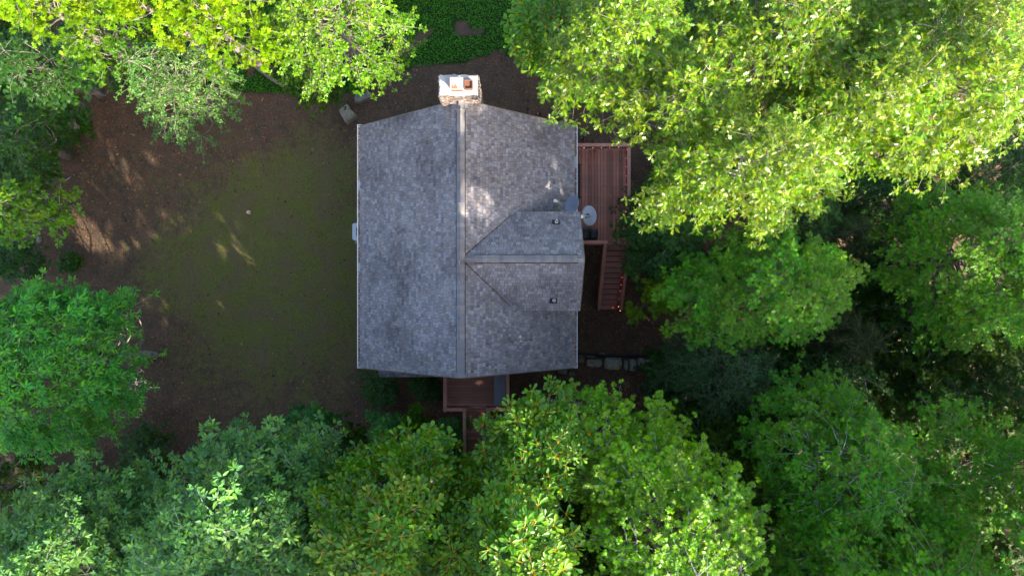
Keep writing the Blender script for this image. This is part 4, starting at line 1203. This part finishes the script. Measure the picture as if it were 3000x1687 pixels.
def spray_arrays(o, ha, sp, rad, rng, full, k, ntw, cfr, droop, carve):
    """one branch end: twigs fanning out from o, each set with leaf rosettes"""
    Vs, Ts, Cs, Ms = [], [], [], []; nb = 0
    def put(V, T, C, mi):
        nonlocal nb
        if len(V) == 0: return
        Vs.append(V); Ts.append(T+nb); Cs.append(C); Ms.append(np.full(len(T), mi) if np.isscalar(mi) else mi); nb += len(V)
    P, D = [], []
    bc = (1, 1, 1)
    for t in range(ntw):
        a = ha + ((t+rng.uniform(-.4, .4))/ntw*2*math.pi if full else rng.uniform(-1.75, 1.75))
        ln = rad*rng.uniform(.5, 1.15)*(1.0 if full else (1.25-.35*abs(a-ha)/1.75))
        el = rng.normal(.08, .22)
        d = np.array([math.cos(a), math.sin(a), el]); d /= np.linalg.norm(d)
        e1 = o + d*ln*.5 + rng.normal(0, .03, 3); e2 = o + d*ln + np.array([0, 0, -droop*ln*ln])
        V, T, C = tube_arrays([o, e1, e2], .012, .004, bc, 3); put(V, T, C, 1)
        for f_ in cfr:
            f2 = f_*rng.uniform(.88, 1.08)
            pt = (o + (e1-o)*f2/.5) if f2 < .5 else (e1+(e2-e1)*(f2-.5)/.5)
            P.append(pt + rng.normal(0, .07*rad, 3)); D.append(d + rng.normal(0, .35, 3))
    P.append(o+np.array([0, 0, .08])); D.append(np.array([0, 0, 1.]))
    V, T, C, mi = foliage_arrays(np.array(P), norm(np.array(D)), sp, rng, k, 1.0, carve)
    put(V, T, C, mi)
    return np.concatenate(Vs), np.concatenate(Ts), np.concatenate(Cs), np.concatenate(Ms)
LIB = {}
def spray_mesh(sp, rad, full, k, ntw, cfr, droop, pale, i):
    key = (sp, round(rad, 2), full, k, ntw, cfr, droop, pale, i)
    if key not in LIB:
        rng = np.random.default_rng(1000+len(LIB))
        V, T, C, mi = spray_arrays(np.zeros(3), 0.0, sp, rad, rng, full, k, ntw, cfr, droop, False)
        LIB[key] = fast_mesh('leafy_branch', V, T, C, mi, [M[SP[sp]['mat']], M['bark_pale'] if pale else M['bark']])
    return LIB[key]
def near_gap(x_, y_, z_, rad):
    dz = z_-GA[:, 2]
    qx = x_-Sx/Sz*dz-GA[:, 0]; qy = y_-Sy/Sz*dz-GA[:, 1]
    a = np.abs(qx*AZ.x+qy*AZ.y); b_ = np.abs(qx*PERP[0]+qy*PERP[1])
    return bool(np.any((dz > np.where(GA[:, 2] > 11, .7, -rad)) & (a < GA[:, 3]+rad*2.4) & (b_ < GA[:, 4]+rad*1.5)))
def leafy_branch(root, o, h, sp, rad, rng, full, k, pale, ntw, cfr, droop):
    ha = math.atan2(h[1], h[0])
    if near_gap(*o, rad):
        V, T, C, mi = spray_arrays(np.array(o), ha, sp, rad, rng, full, k, ntw, cfr, droop, True)
        link('leafy_branch', fast_mesh('leafy_branch', V-np.array(o), T, C, mi, [M[SP[sp]['mat']], M['bark_pale'] if pale else M['bark']]), root, o)
    else:
        ob = link('leafy_branch', spray_mesh(sp, rad, full, k, ntw, cfr, droop, pale, int(rng.integers(0, 3 if sp in ('far', 'maple_shade', 'oak_shade') else 4))), root, o)
        ob.rotation_euler = (rng.normal(0, .14), rng.normal(0, .14), ha + (rng.uniform(-.5, .5) if not full else rng.uniform(0, 6.28)))
        q = rng.uniform(.86, 1.18); ob.scale = (q, q, q*rng.uniform(.8, 1.3))

DENS = 1.35
def tree(name, label, ext, z, dome, sp, cat='tree', dens=1.5, pad=.85, k=1.0, base=None, group=None, seed=None, trunk_r=.2, pale=False, droop=.25, lower=.45, cfr=(.42, .72, 1.0), ntw=7, world=None, under=True, off=(0, 0), rough=.45, tintj=.18):
    seed = seed if seed is not None else (abs(hash((round(ext[0]), round(ext[2]), sp))) % 99991 if False else int(abs(ext[0]*7+ext[2]*13+ext[1]*3)) % 99991)
    rng = np.random.default_rng(seed)
    if world: X0, X1, Y0, Y1 = world
    else:
        ze = z-dome*.48; a = at(ext[0], ext[3], ze); b_ = at(ext[1], ext[2], ze); X0, X1, Y0, Y1 = a.x, b_.x, a.y, b_.y
    cx, cy = (X0+X1)/2, (Y0+Y1)/2; rx, ry = (X1-X0)/2, (Y1-Y0)/2
    if base: bx, by = base
    else:
        # a tree at the edge of a clearing leans into the light: foot further back than the crown
        cd = math.hypot(cx, cy); rr0 = (rx+ry)/2
        need = (max(cd-rr0*.75, 0))*scl(z-dome*.75)/scl(0) + .4
        f_ = min(max(cd, need), cd+min(3.6, z*.24))/max(cd, .01)
        bx, by = cx*f_+rng.normal(0, .2), cy*f_+rng.normal(0, .2)
    bz = gz(bx, by)
    root = thing(name, label, cat, (bx, by, bz), group)
    # trunk
    topz = z-dome*.35-.6
    apex = np.array([cx+off[0], cy+off[1], topz]); b0 = np.array([bx, by, bz-.3])
    tp = [b0, b0+(apex-b0)*.25+np.array([*rng.normal(0, .12, 2), 0]), b0+(apex-b0)*.55+np.array([*rng.normal(0, .2, 2), 0]), b0+(apex-b0)*.8+np.array([*rng.normal(0, .2, 2), 0]), apex]
    mb = MB(); rr_ = [trunk_r*1.25, trunk_r*1.0, trunk_r*.8, trunk_r*.5, trunk_r*.15]
    mb.tube([Vector(q) for q in tp], rr_, 9); mb.build('trunk', M['bark_pale'] if pale else M['bark'], root, smooth=True)
    tpn = np.array(tp)
    def trunk_at(zq):
        zq = min(max(zq, tpn[0, 2]), tpn[-1, 2]); return np.array([np.interp(zq, tpn[:, 2], tpn[:, 0]), np.interp(zq, tpn[:, 2], tpn[:, 1]), zq])
    phs = rng.uniform(0, 6.28, 4)
    def R(th): return min(1.05, .93 + .9*rough*(.30*math.sin(2*th+phs[0]) + .28*math.sin(3*th+phs[1]) + .26*math.sin(5*th+phs[2]) + .22*math.sin(8*th+phs[3])))
    pr_ = min(pad, min(rx, ry)*.6)
    erx, ery = max(rx-pr_*.92, .2), max(ry-pr_*.92, .2)
    area = math.pi*rx*ry
    n = max(5, int(area*dens*DENS/pr_/pr_*.62)); n = min(n, 300)
    pts = []
    # best-candidate sampling for an even but irregular spread
    for i in range(n):
        best = None
        for c_ in range(6):
            th = rng.uniform(0, 2*math.pi); rho = math.sqrt(rng.uniform(0, 1))
            q = (cx+math.cos(th)*rho*erx*R(th), cy+math.sin(th)*rho*ery*R(th), rho, th)
            dmin = min([(q[0]-p_[0])**2+(q[1]-p_[1])**2 for p_ in pts] or [9])
            if best is None or dmin > best[0]: best = (dmin, q)
        pts.append(best[1])
    layers = [(p_, 0) for p_ in pts] + ([(p_, 1) for p_ in pts[:int(n*lower)]] if under else [])
    BV, BT, bn = [], [], 0
    for (x_, y_, rho, th), ly in layers:
        zz = z - dome*rho**1.8 + rng.normal(0, .42)*min(1, z/8) - (ly*rng.uniform(.9, 2.2)*min(1, z/8))
        zz = max(zz, gz(x_, y_)+.35)
        if ly: x_ += rng.normal(0, .3); y_ += rng.normal(0, .3)
        h = np.array([x_-tp[-1][0], y_-tp[-1][1]]); hl = np.linalg.norm(h)
        h = h/hl if hl > .01 else np.array([1., 0])
        hl = np.hypot(x_-cx, y_-cy)
        leafy_branch(root, (x_, y_, zz), h, sp, pr_, rng, rho < .45, k, pale, ntw, cfr, droop)
        tq = trunk_at(zz - 1.3 - hl*.75); o_ = np.array([x_, y_, zz]); L_ = np.linalg.norm(o_-tq)
        mid = tq + (o_-tq)*.5 + np.array([0, 0, -.16*L_]) + rng.normal(0, .10*L_**.5, 3)
        V, T, C = tube_arrays([tq, tq+(mid-tq)*.55+rng.normal(0, .05, 3), mid, mid+(o_-mid)*.5+rng.normal(0, .08, 3), o_], min(.06, .015+.012*L_)*(.5 if z < 3 else 1), .012, (1, 1, 1), 4)
        BV.append(V); BT.append(T+bn); bn += len(V)
    V = np.concatenate(BV); T = np.concatenate(BT)
    link('limbs', fast_mesh('limbs', V-np.array(ORI[root.name]), T, np.ones((len(V), 3)), np.zeros(len(T)), [M['bark_pale'] if sp in ('hick', 'oak_b') else M['bark']]), root, ORI[root.name])
    return root

# --- north-west
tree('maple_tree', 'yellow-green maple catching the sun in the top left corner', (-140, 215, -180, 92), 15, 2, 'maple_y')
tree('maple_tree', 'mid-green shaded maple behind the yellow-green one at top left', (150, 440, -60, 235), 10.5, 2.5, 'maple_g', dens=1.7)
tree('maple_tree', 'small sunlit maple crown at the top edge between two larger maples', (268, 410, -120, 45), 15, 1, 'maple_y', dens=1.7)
tree('maple_tree', 'large bright green maple at the top edge above the grey-green tree', (420, 770, -150, 195), 14, 2.6, 'maple_y', dens=1.7)
tree('holly_tree', 'grey-green small-leaved tree reaching out over the bare north edge of the lawn', (318, 680, 85, 395), 9.5, 3, 'small', dens=1.9, pad=.7, droop=.35)
tree('beech_tree', 'broad bright green beech with hanging branch tips left of the chimney', (700, 1205, -170, 232), 13.5, 5, 'ovate', dens=1.9, pad=.8, droop=.5)
tree('dogwood_tree', 'low green tree in shade under the beech', (800, 1010, 120, 300), 5, 1.5, 'maple_shade', dens=1.5)
tree('oak_tree', 'dark green oak in shade at the upper left edge', (-60, 260, 60, 320), 8, 2, 'oak_shade', dens=1.7)
tree('oak_tree', 'dark blue-green oak on the left edge above the pale leaning trunk', (-110, 130, 270, 545), 7.5, 1.8, 'oak_shade', dens=1.7)
tree('oak_tree', 'very dark low oak between the left edge oaks and the north lawn edge', (60, 200, 230, 420), 4, 1.2, 'oak_shade', dens=1.6)
tree('chestnut_tree', 'fresh green tree with pale leaning trunk on the left edge', (-130, 122, 500, 715), 7.5, 2, 'ovate', dens=1.7, k=1.5, base=(-23.6, 4.3), pale=True)
tree('understory_tree', 'dark low tree at the left edge above the star-leaved tree', (-80, 90, 690, 830), 4, 1.2, 'oak_shade', dens=1.5)
# --- west
tree('buckeye_tree', 'large star-leaved green tree with lichen-spotted trunk on the left', (-220, 378, 805, 1360), 10.5, 4.4, 'star', dens=1.75, base=(-18.05, -2.85), pale=True, trunk_r=.21, off=(-1.2, 0), rough=.6)
tree('understory_tree', 'dark green sapling under the star-leaved tree near the lower left', (-60, 110, 1330, 1500), 4, 1.2, 'maple_shade', dens=1.6)
tree('understory_tree', 'dark green sapling between the star-leaved tree and the hickories', (90, 290, 1350, 1560), 2.6, .8, 'maple_shade', dens=1.2)
tree('understory_tree', 'dense dark sapling at the lower left edge of the yard', (-20, 180, 1480, 1640), 3.5, .8, 'maple_shade', dens=1.6)
# --- south
tree('hickory_tree', 'blue-green hickory filling the bottom left corner', (-140, 470, 1390, 1900), 15.5, 3.6, 'hick', dens=1.9, pad=.8)
tree('hickory_tree', 'tall blue-green hickory with pale forked trunk at the lower left', (330, 960, 1262, 1850), 16, 4.2, 'hick', dens=1.8, pad=.8, pale=True)
tree('chestnut_oak_tree', 'chestnut oak with orange leaf stalks southwest of the entry walkway', (835, 1370, 1265, 1850), 15.5, 4, 'mag', dens=1.8, pad=.85, pale=True)
tree('chestnut_oak_tree', 'chestnut oak whose rosettes reach the entry deck corner', (1440, 1740, 1160, 1530), 14, 2.6, 'mag', dens=1.9, pad=.8, pale=True)
tree('chestnut_oak_tree', 'sunlit chestnut oak with large pale rosettes at the bottom centre', (1385, 1700, 1430, 1880), 17, 2.2, 'mag', dens=1.9, pad=.75, pale=True)
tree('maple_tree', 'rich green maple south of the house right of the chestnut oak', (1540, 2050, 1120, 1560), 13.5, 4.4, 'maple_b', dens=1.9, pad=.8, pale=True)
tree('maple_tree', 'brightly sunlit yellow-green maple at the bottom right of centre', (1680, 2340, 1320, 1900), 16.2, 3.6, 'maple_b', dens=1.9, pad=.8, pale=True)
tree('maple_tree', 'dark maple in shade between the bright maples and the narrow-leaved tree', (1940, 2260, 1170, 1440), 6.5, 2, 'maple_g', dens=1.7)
tree('willow_oak_tree', 'dark narrow-leaved tree beside the stone wall', (1945, 2340, 940, 1250), 8, 3, 'willow', dens=2.2, pad=.7)
tree('oak_tree', 'mid-green oak with pale twigs left of the bottom right corner', (2225, 2740, 1110, 1640), 14.5, 5, 'oak_m', dens=1.8, pale=True)
tree('oak_tree', 'green oak in the bottom right corner', (2760, 3200, 1200, 1650), 14.8, 4.5, 'oak_m', dens=1.8, pale=True)
tree('oak_tree', 'shaded oak at the bottom edge between the bright maple and the corner oak', (2200, 2900, 1560, 1950), 13, 2.5, 'oak_m', dens=1.8)
tree('hickory_tree', 'blue-green hickory between the forked hickory and the orange-stalked chestnut oak', (620, 980, 1320, 1850), 14.8, 3, 'hick', dens=1.8, pad=.8)
tree('hickory_tree', 'low blue-green hickory between the corner hickory and the forked one', (180, 560, 1400, 1850), 14, 3, 'hick', dens=1.8, pad=.8)
tree('chestnut_oak_tree', 'shaded chestnut oak where the entry walkway disappears', (1180, 1540, 1345, 1850), 13.5, 3, 'mag', dens=1.8, pad=.8)
tree('maple_tree', 'green maple joining the two bright maples south of the stone wall', (1780, 2120, 1230, 1560), 13.5, 3, 'maple_b', dens=1.8, pad=.8)
tree('oak_tree', 'oak between the bright maple and the mid-green oaks at the bottom right', (2480, 2900, 1330, 1800), 13.5, 3.5, 'oak_m', dens=1.8)
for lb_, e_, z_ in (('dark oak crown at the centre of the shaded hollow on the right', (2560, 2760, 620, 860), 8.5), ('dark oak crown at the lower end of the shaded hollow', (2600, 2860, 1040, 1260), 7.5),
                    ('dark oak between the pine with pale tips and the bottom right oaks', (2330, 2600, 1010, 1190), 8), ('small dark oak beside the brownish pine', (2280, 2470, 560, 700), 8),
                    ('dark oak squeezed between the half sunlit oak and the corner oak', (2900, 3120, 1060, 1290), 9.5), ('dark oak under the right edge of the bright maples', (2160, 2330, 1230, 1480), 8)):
    tree('oak_tree', lb_, e_, z_, 2.2, 'oak_shade', dens=1.8)
tree('oak_tree', 'mid-green oak in the right part of the bottom edge', (2560, 2980, 1480, 1900), 15.2, 3.5, 'oak_m', dens=1.9)
tree('oak_tree', 'mid-green oak at the bottom edge beside the brightly lit maple', (2230, 2620, 1500, 1900), 14.6, 3.5, 'oak_m', dens=1.9)
# --- east
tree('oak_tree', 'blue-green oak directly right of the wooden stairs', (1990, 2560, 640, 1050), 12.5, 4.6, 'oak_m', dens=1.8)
tree('oak_tree', 'dark oak overhanging the side deck and its stairs', (1832, 2120, 490, 835), 8.5, 3, 'oak_shade', dens=2.1, pad=.7)
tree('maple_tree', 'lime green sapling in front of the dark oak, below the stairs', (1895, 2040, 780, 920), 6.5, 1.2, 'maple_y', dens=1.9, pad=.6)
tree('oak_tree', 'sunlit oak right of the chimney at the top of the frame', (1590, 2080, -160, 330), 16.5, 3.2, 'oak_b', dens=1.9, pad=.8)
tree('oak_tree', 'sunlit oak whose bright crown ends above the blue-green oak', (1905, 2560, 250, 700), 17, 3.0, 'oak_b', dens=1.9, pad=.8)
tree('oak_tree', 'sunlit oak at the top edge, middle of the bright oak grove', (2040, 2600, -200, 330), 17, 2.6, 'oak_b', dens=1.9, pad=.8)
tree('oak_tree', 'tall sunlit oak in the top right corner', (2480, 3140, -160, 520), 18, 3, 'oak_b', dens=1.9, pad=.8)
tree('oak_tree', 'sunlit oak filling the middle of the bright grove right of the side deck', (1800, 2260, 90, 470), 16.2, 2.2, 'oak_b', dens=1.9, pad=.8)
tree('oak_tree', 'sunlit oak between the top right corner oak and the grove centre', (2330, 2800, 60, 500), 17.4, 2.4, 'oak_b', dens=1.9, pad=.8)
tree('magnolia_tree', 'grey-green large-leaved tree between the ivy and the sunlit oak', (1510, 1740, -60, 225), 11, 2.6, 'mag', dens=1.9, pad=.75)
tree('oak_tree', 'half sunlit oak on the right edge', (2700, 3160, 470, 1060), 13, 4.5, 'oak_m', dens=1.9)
tree('oak_tree', 'dark oak in deep shade below the sunlit grove', (2460, 2760, 420, 800), 7, 2, 'oak_shade', dens=1.7)
tree('oak_tree', 'dark oak in the deep hollow at the right', (2520, 2800, 780, 1110), 7, 2.2, 'oak_shade', dens=1.7)
tree('oak_tree', 'dark blue-green oak below the half sunlit one on the right edge', (2760, 3100, 1000, 1260), 7.5, 2, 'oak_shade', dens=1.7)
tree('pine_tree', 'brownish shaded pine under the edge of the sunlit grove', (2400, 2590, 590, 780), 7.5, 2.4, 'pine', dens=1.9, pad=.8, cfr=(.3, .5, .7, .88, 1.05))
tree('pine_tree', 'pine with radiating pale tips behind the blue-green oak', (2380, 2600, 890, 1110), 8, 2.6, 'pine', dens=1.9, pad=.9, cfr=(.3, .5, .7, .88, 1.05))
tree('dogwood_tree', 'low dark tree in the hollow above the bottom right oaks', (2420, 2800, 1080, 1240), 2, 1, 'maple_shade', dens=1.2)
tree('understory_tree', 'low leafy sapling at the end of the stone wall', (1925, 2060, 1180, 1300), 4, 1, 'maple_g', dens=1.4)
tree('understory_tree', 'dark sapling between side deck and oak grove', (1830, 2010, 520, 700), 4, 1.2, 'oak_shade', dens=1.5)
tree('oak_tree', 'dark oak under the lower edge of the top right corner oak', (2760, 3140, 380, 600), 9.5, 2, 'oak_shade', dens=1.7)
# --- shrubs
def shrub(name, label, ext, z, sp, dens=3, pad=.38, dome=.5, k=1.0, **kw):
    return tree(name, label, ext, z, dome, sp, cat='shrub', dens=dens, pad=pad, k=k, trunk_r=.03, **kw)
shrub('holly_shrub', 'sprawling dark green shrub at the southwest corner of the house', (1060, 1165, 1100, 1190), 1.5, 'holly')
shrub('holly_shrub', 'glossy dark shrub against the entry deck railing', (1212, 1296, 1100, 1162), 1.6, 'holly')
shrub('boxwood_shrub', 'bright green fine-leaved shrub above the chestnut oak', (1160, 1238, 1215, 1322), 2.0, 'bush', dens=6, pad=.3, k=1.3)
shrub('rhododendron_shrub', 'blue-green rhododendron beside the walkway', (1240, 1358, 1235, 1345), 4.0, 'rhodo', dome=1.2, pad=.5, k=1.2)
shrub('rhododendron_shrub', 'blue-green rhododendron left of the bright green shrub', (1085, 1172, 1235, 1305), 5.5, 'rhodo', dome=1.2, pad=.5, k=1.1)
shrub('rhododendron_shrub', 'dark teal shrub behind the hickory crown at the lawn edge', (820, 930, 1215, 1290), 5.5, 'rhodo', dome=1, pad=.5, k=1.1)
for i, (e, lb) in enumerate((((195, 255, 320, 385), 'small green bush at the upper left lawn edge'), ((120, 175, 380, 440), 'small bush beside the left edge oaks'), ((180, 222, 745, 790), 'tiny green plant on the left side of the lawn'), ((1030, 1062, 225, 260), 'yellowish low plant beside the hidden grey boulder'))):
    shrub('small_shrub', lb, e, .6, 'holly' if i < 3 else 'bush', dens=2.2, pad=.3, dome=.2, k=1.3)

# --- unseen trees placed outside the frame, to the south-east and around, to shade the clearing
def off_tree(label, u, v, r, z, dome=4, dens=1.1):
    x_ = u*PERP[0]*1 + v*AZ.x; y_ = u*PERP[1] + v*AZ.y
    return tree('shade_tree', label, (u*10+500, 0, v*10+300, 0), z, dome, 'oak_m' if (-1 <= u and v < 19) else 'far', world=(x_-r, x_+r, y_-r, y_+r), dens=dens*1.35, pad=1.4, under=True, lower=.9, group='forest trees beyond the frame', trunk_r=.3)
OFF = [(-22, 6, 3.8, 20), (-17, 9, 3.8, 22), (-11.9, 9.5, 3.6, 22.5), (-6.5, 11, 3.4, 21.5), (-15.6, 15, 4, 24), (-8, 17, 4, 24), (-20, 15, 4, 24), (-26, 10, 4, 22),
       (-2, 15, 3.4, 21), (2, 16, 3.4, 21.5), (6.5, 18, 3.6, 23.5), (9, 20, 3.4, 22.5), (4, 23, 3.6, 24), (13.5, 20, 3.6, 20), (18, 20, 4, 20),
       (2.8, 13.8, 2.8, 20), (-3, 20, 4, 22.5), (3.8, 15.5, 3.2, 22), (0.4, 14.5, 3.2, 21.5), (-30, 2, 4, 19), (1, 23, 4, 22)]
for i, (u, v, r, z) in enumerate(OFF):
    off_tree('unseen tall broadleaf tree placed to the southeast to shade the clearing', u, v, r, z, dome=6 if (u < -1 or v > 17.5) else 3.2)
# middle storey added under and behind the southern crowns to block stray sun
LOW = [(-25+2.6*i, 3.5+.12*i, 6.5) for i in range(9)] + [(0, 9.3, 7), (2.4, 10, 7), (4.8, 10.5, 6.5), (7.2, 11, 6.5), (9.6, 11, 6), (12, 10.5, 6)]
LOW += [(-10.5, 8, 13), (-15.5, 8, 13), (-11.7, 13, 15.5), (-15.4, 12, 15), (-18.5, 8, 13)]
LOW += [(-5, 9.8, 7.5), (-6.8, 9.8, 7.5), (-4, 12.4, 10)]
LOW += [(-1.6, 10.6, 7), (-3.6, 11.2, 7), (-0.6, 12, 9)]
LOW += [(-23+2.6*i, 7.5, 9) for i in range(8)]
MID = LOW + [(-24, 4, 11), (-20, 5, 11), (-16, 5, 11), (-12.5, 4.5, 10), (-9, 5.5, 10.5), (-6, 7, 11), (-3, 9, 11.5), (0, 11, 11), (3, 12.5, 11), (6.5, 13, 10), (10, 13.5, 10), (13.5, 13, 10),
       (-18, 10, 14), (-13, 10, 14), (-8, 11, 14), (-4, 13, 14), (1, 15, 14), (6, 17, 14), (11, 17, 13), (16, 14, 11), (-27, 0, 10), (-30, -5, 10)]
for i, (u, v, z) in enumerate(MID):
    x_ = u*PERP[0] + v*AZ.x; y_ = u*PERP[1] + v*AZ.y
    if -5.2 < x_ < 5.0 and y_ > -9.2: continue
    tree('shade_tree', 'middle-storey broadleaf tree added under the tall southern crowns to block sun', (u*10+900, 0, v*10+300+z, 0), z, min(5, z*.55), 'maple_shade', world=(x_-2.4, x_+2.4, y_-2.4, y_+2.4), dens=1.45, pad=1.1, lower=1.0, k=1.5, group='middle-storey trees added to block low sun', trunk_r=.14)
# saplings that close the forest floor outside the yard
rs = random.Random(12)
SEEN = {}
SIZES = ['broad', 'ragged', 'low', 'bushy', 'sparse', 'upright', 'leaning', 'rounded', 'spreading', 'narrow', 'loose', 'dense', 'open', 'stubby', 'lopsided', 'leafy']
cnt = 0
for t in range(900):
    if cnt >= 74: break
    px_, py_ = rs.uniform(-250, 3250), rs.uniform(-200, 1900)
    q = at(px_, py_, 2.5)
    yard = 130 < px_ < 1930 and 230 < py_ < 1330 or (1180 < px_ < 1560 and py_ < 400) or (500 < px_ < 1560 and -50 < py_ < 400)
    if yard or (px_ < 360 and 700 < py_ < 1300) or (1300 < px_ < 1500 and py_ > 1200): continue
    if any((q.x-a)**2+(q.y-b_)**2 < 2.1**2 for a, b_ in [p_[:2] for p_ in globals().setdefault('SAPS', [])]): continue
    SAPS.append((q.x, q.y)); cnt += 1
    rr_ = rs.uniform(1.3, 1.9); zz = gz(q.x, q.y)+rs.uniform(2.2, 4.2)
    kd = rs.choice(['maple_shade', 'oak_shade', 'maple_shade'])
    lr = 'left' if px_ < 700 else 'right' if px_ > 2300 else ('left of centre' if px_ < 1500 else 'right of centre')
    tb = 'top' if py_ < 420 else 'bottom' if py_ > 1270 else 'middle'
    if (kd, lr, tb) in SEEN: lb_ = '%s dark %s sapling under the trees towards the %s %s' % (SIZES[SEEN[(kd, lr, tb)] % 16], 'lobed-leaf' if kd == 'oak_shade' else 'maple', tb, lr)
    else: lb_ = 'dark %s sapling under the trees towards the %s %s' % ('lobed-leaf' if kd == 'oak_shade' else 'maple', tb, lr)
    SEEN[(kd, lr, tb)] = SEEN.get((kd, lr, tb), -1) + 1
    tree('understory_sapling', lb_, (px_, 0, py_, 0), zz, 1.2, kd, world=(q.x-rr_, q.x+rr_, q.y-rr_, q.y+rr_), dens=1.3, pad=.9, k=1.25, lower=.5, group='saplings on the forest floor', trunk_r=.05)

# ------------------------------------------------------------------ ground cover, litter and grass (stuff)
def scatter(n, x0, x1, y0, y1, test, zoff):
    X = RNG.uniform(x0, x1, n); Y = RNG.uniform(y0, y1, n); o_ = []
    for a, b_ in zip(X, Y):
        a = float(a); b_ = float(b_)
        if test(a, b_): o_.append((a, b_, gz(a, b_)))
    P = np.array(o_); P[:, 2] += RNG.uniform(*zoff, len(P)); return P
def inhouse(x_, y_): return WX0-.1 < x_ < WX1+.1 and WY0-.1 < y_ < WY1+.1
P = scatter(48000, -17, 4, 9, 16, lambda a, b_: zones(a, b_)[0] > .5, (.02, .14))
V, T, C = small_leaves(P, .07, [(.06, .19, .012), (.08, .22, .016), (.04, .13, .012)], tilt=.35, asp=.8)
tag(link('ivy_ground_cover', fast_mesh('ivy_ground_cover', V, T, C, np.zeros(len(T)), [M['leaf']])), 'green ivy ground cover along the north side of the yard', 'ground cover', kind='stuff')
P = scatter(75000, -26, 10, -8, 13, lambda a, b_: not inhouse(a, b_) and (lambda z_: z_[0] < .5 and RNG.random() > z_[1]*.8)(zones(a, b_)), (.0, .03))
V, T, C = small_leaves(P, .07*np.exp(RNG.normal(0, .35, len(P))), [(.20, .118, .078), (.13, .076, .05), (.08, .05, .037), (.24, .155, .10), (.15, .105, .055), (.05, .034, .026), (.17, .075, .05)], tilt=.35, asp=.6)
tag(link('leaf_litter', fast_mesh('leaf_litter', V, T, C, np.zeros(len(T)), [M['litter']])), 'brown fallen leaves scattered over the yard', 'leaf litter', kind='stuff')
P = scatter(70000, -25, -6, -7, 9.5, lambda a, b_: RNG.random() < zones(a, b_)[1]**1.3*.8, (.01, .05))
V, T, C = small_leaves(P, .07, [(.12, .20, .025), (.09, .165, .02), (.18, .21, .04), (.09, .11, .028)], tilt=.8, asp=.22)
tag(link('grass', fast_mesh('grass', V, T, C, np.zeros(len(T)), [M['leaf']])), 'thin mossy grass of the lawn', 'grass', kind='stuff')
print('leaf tris', LEAFTOT, 'objects', len(bpy.data.objects))
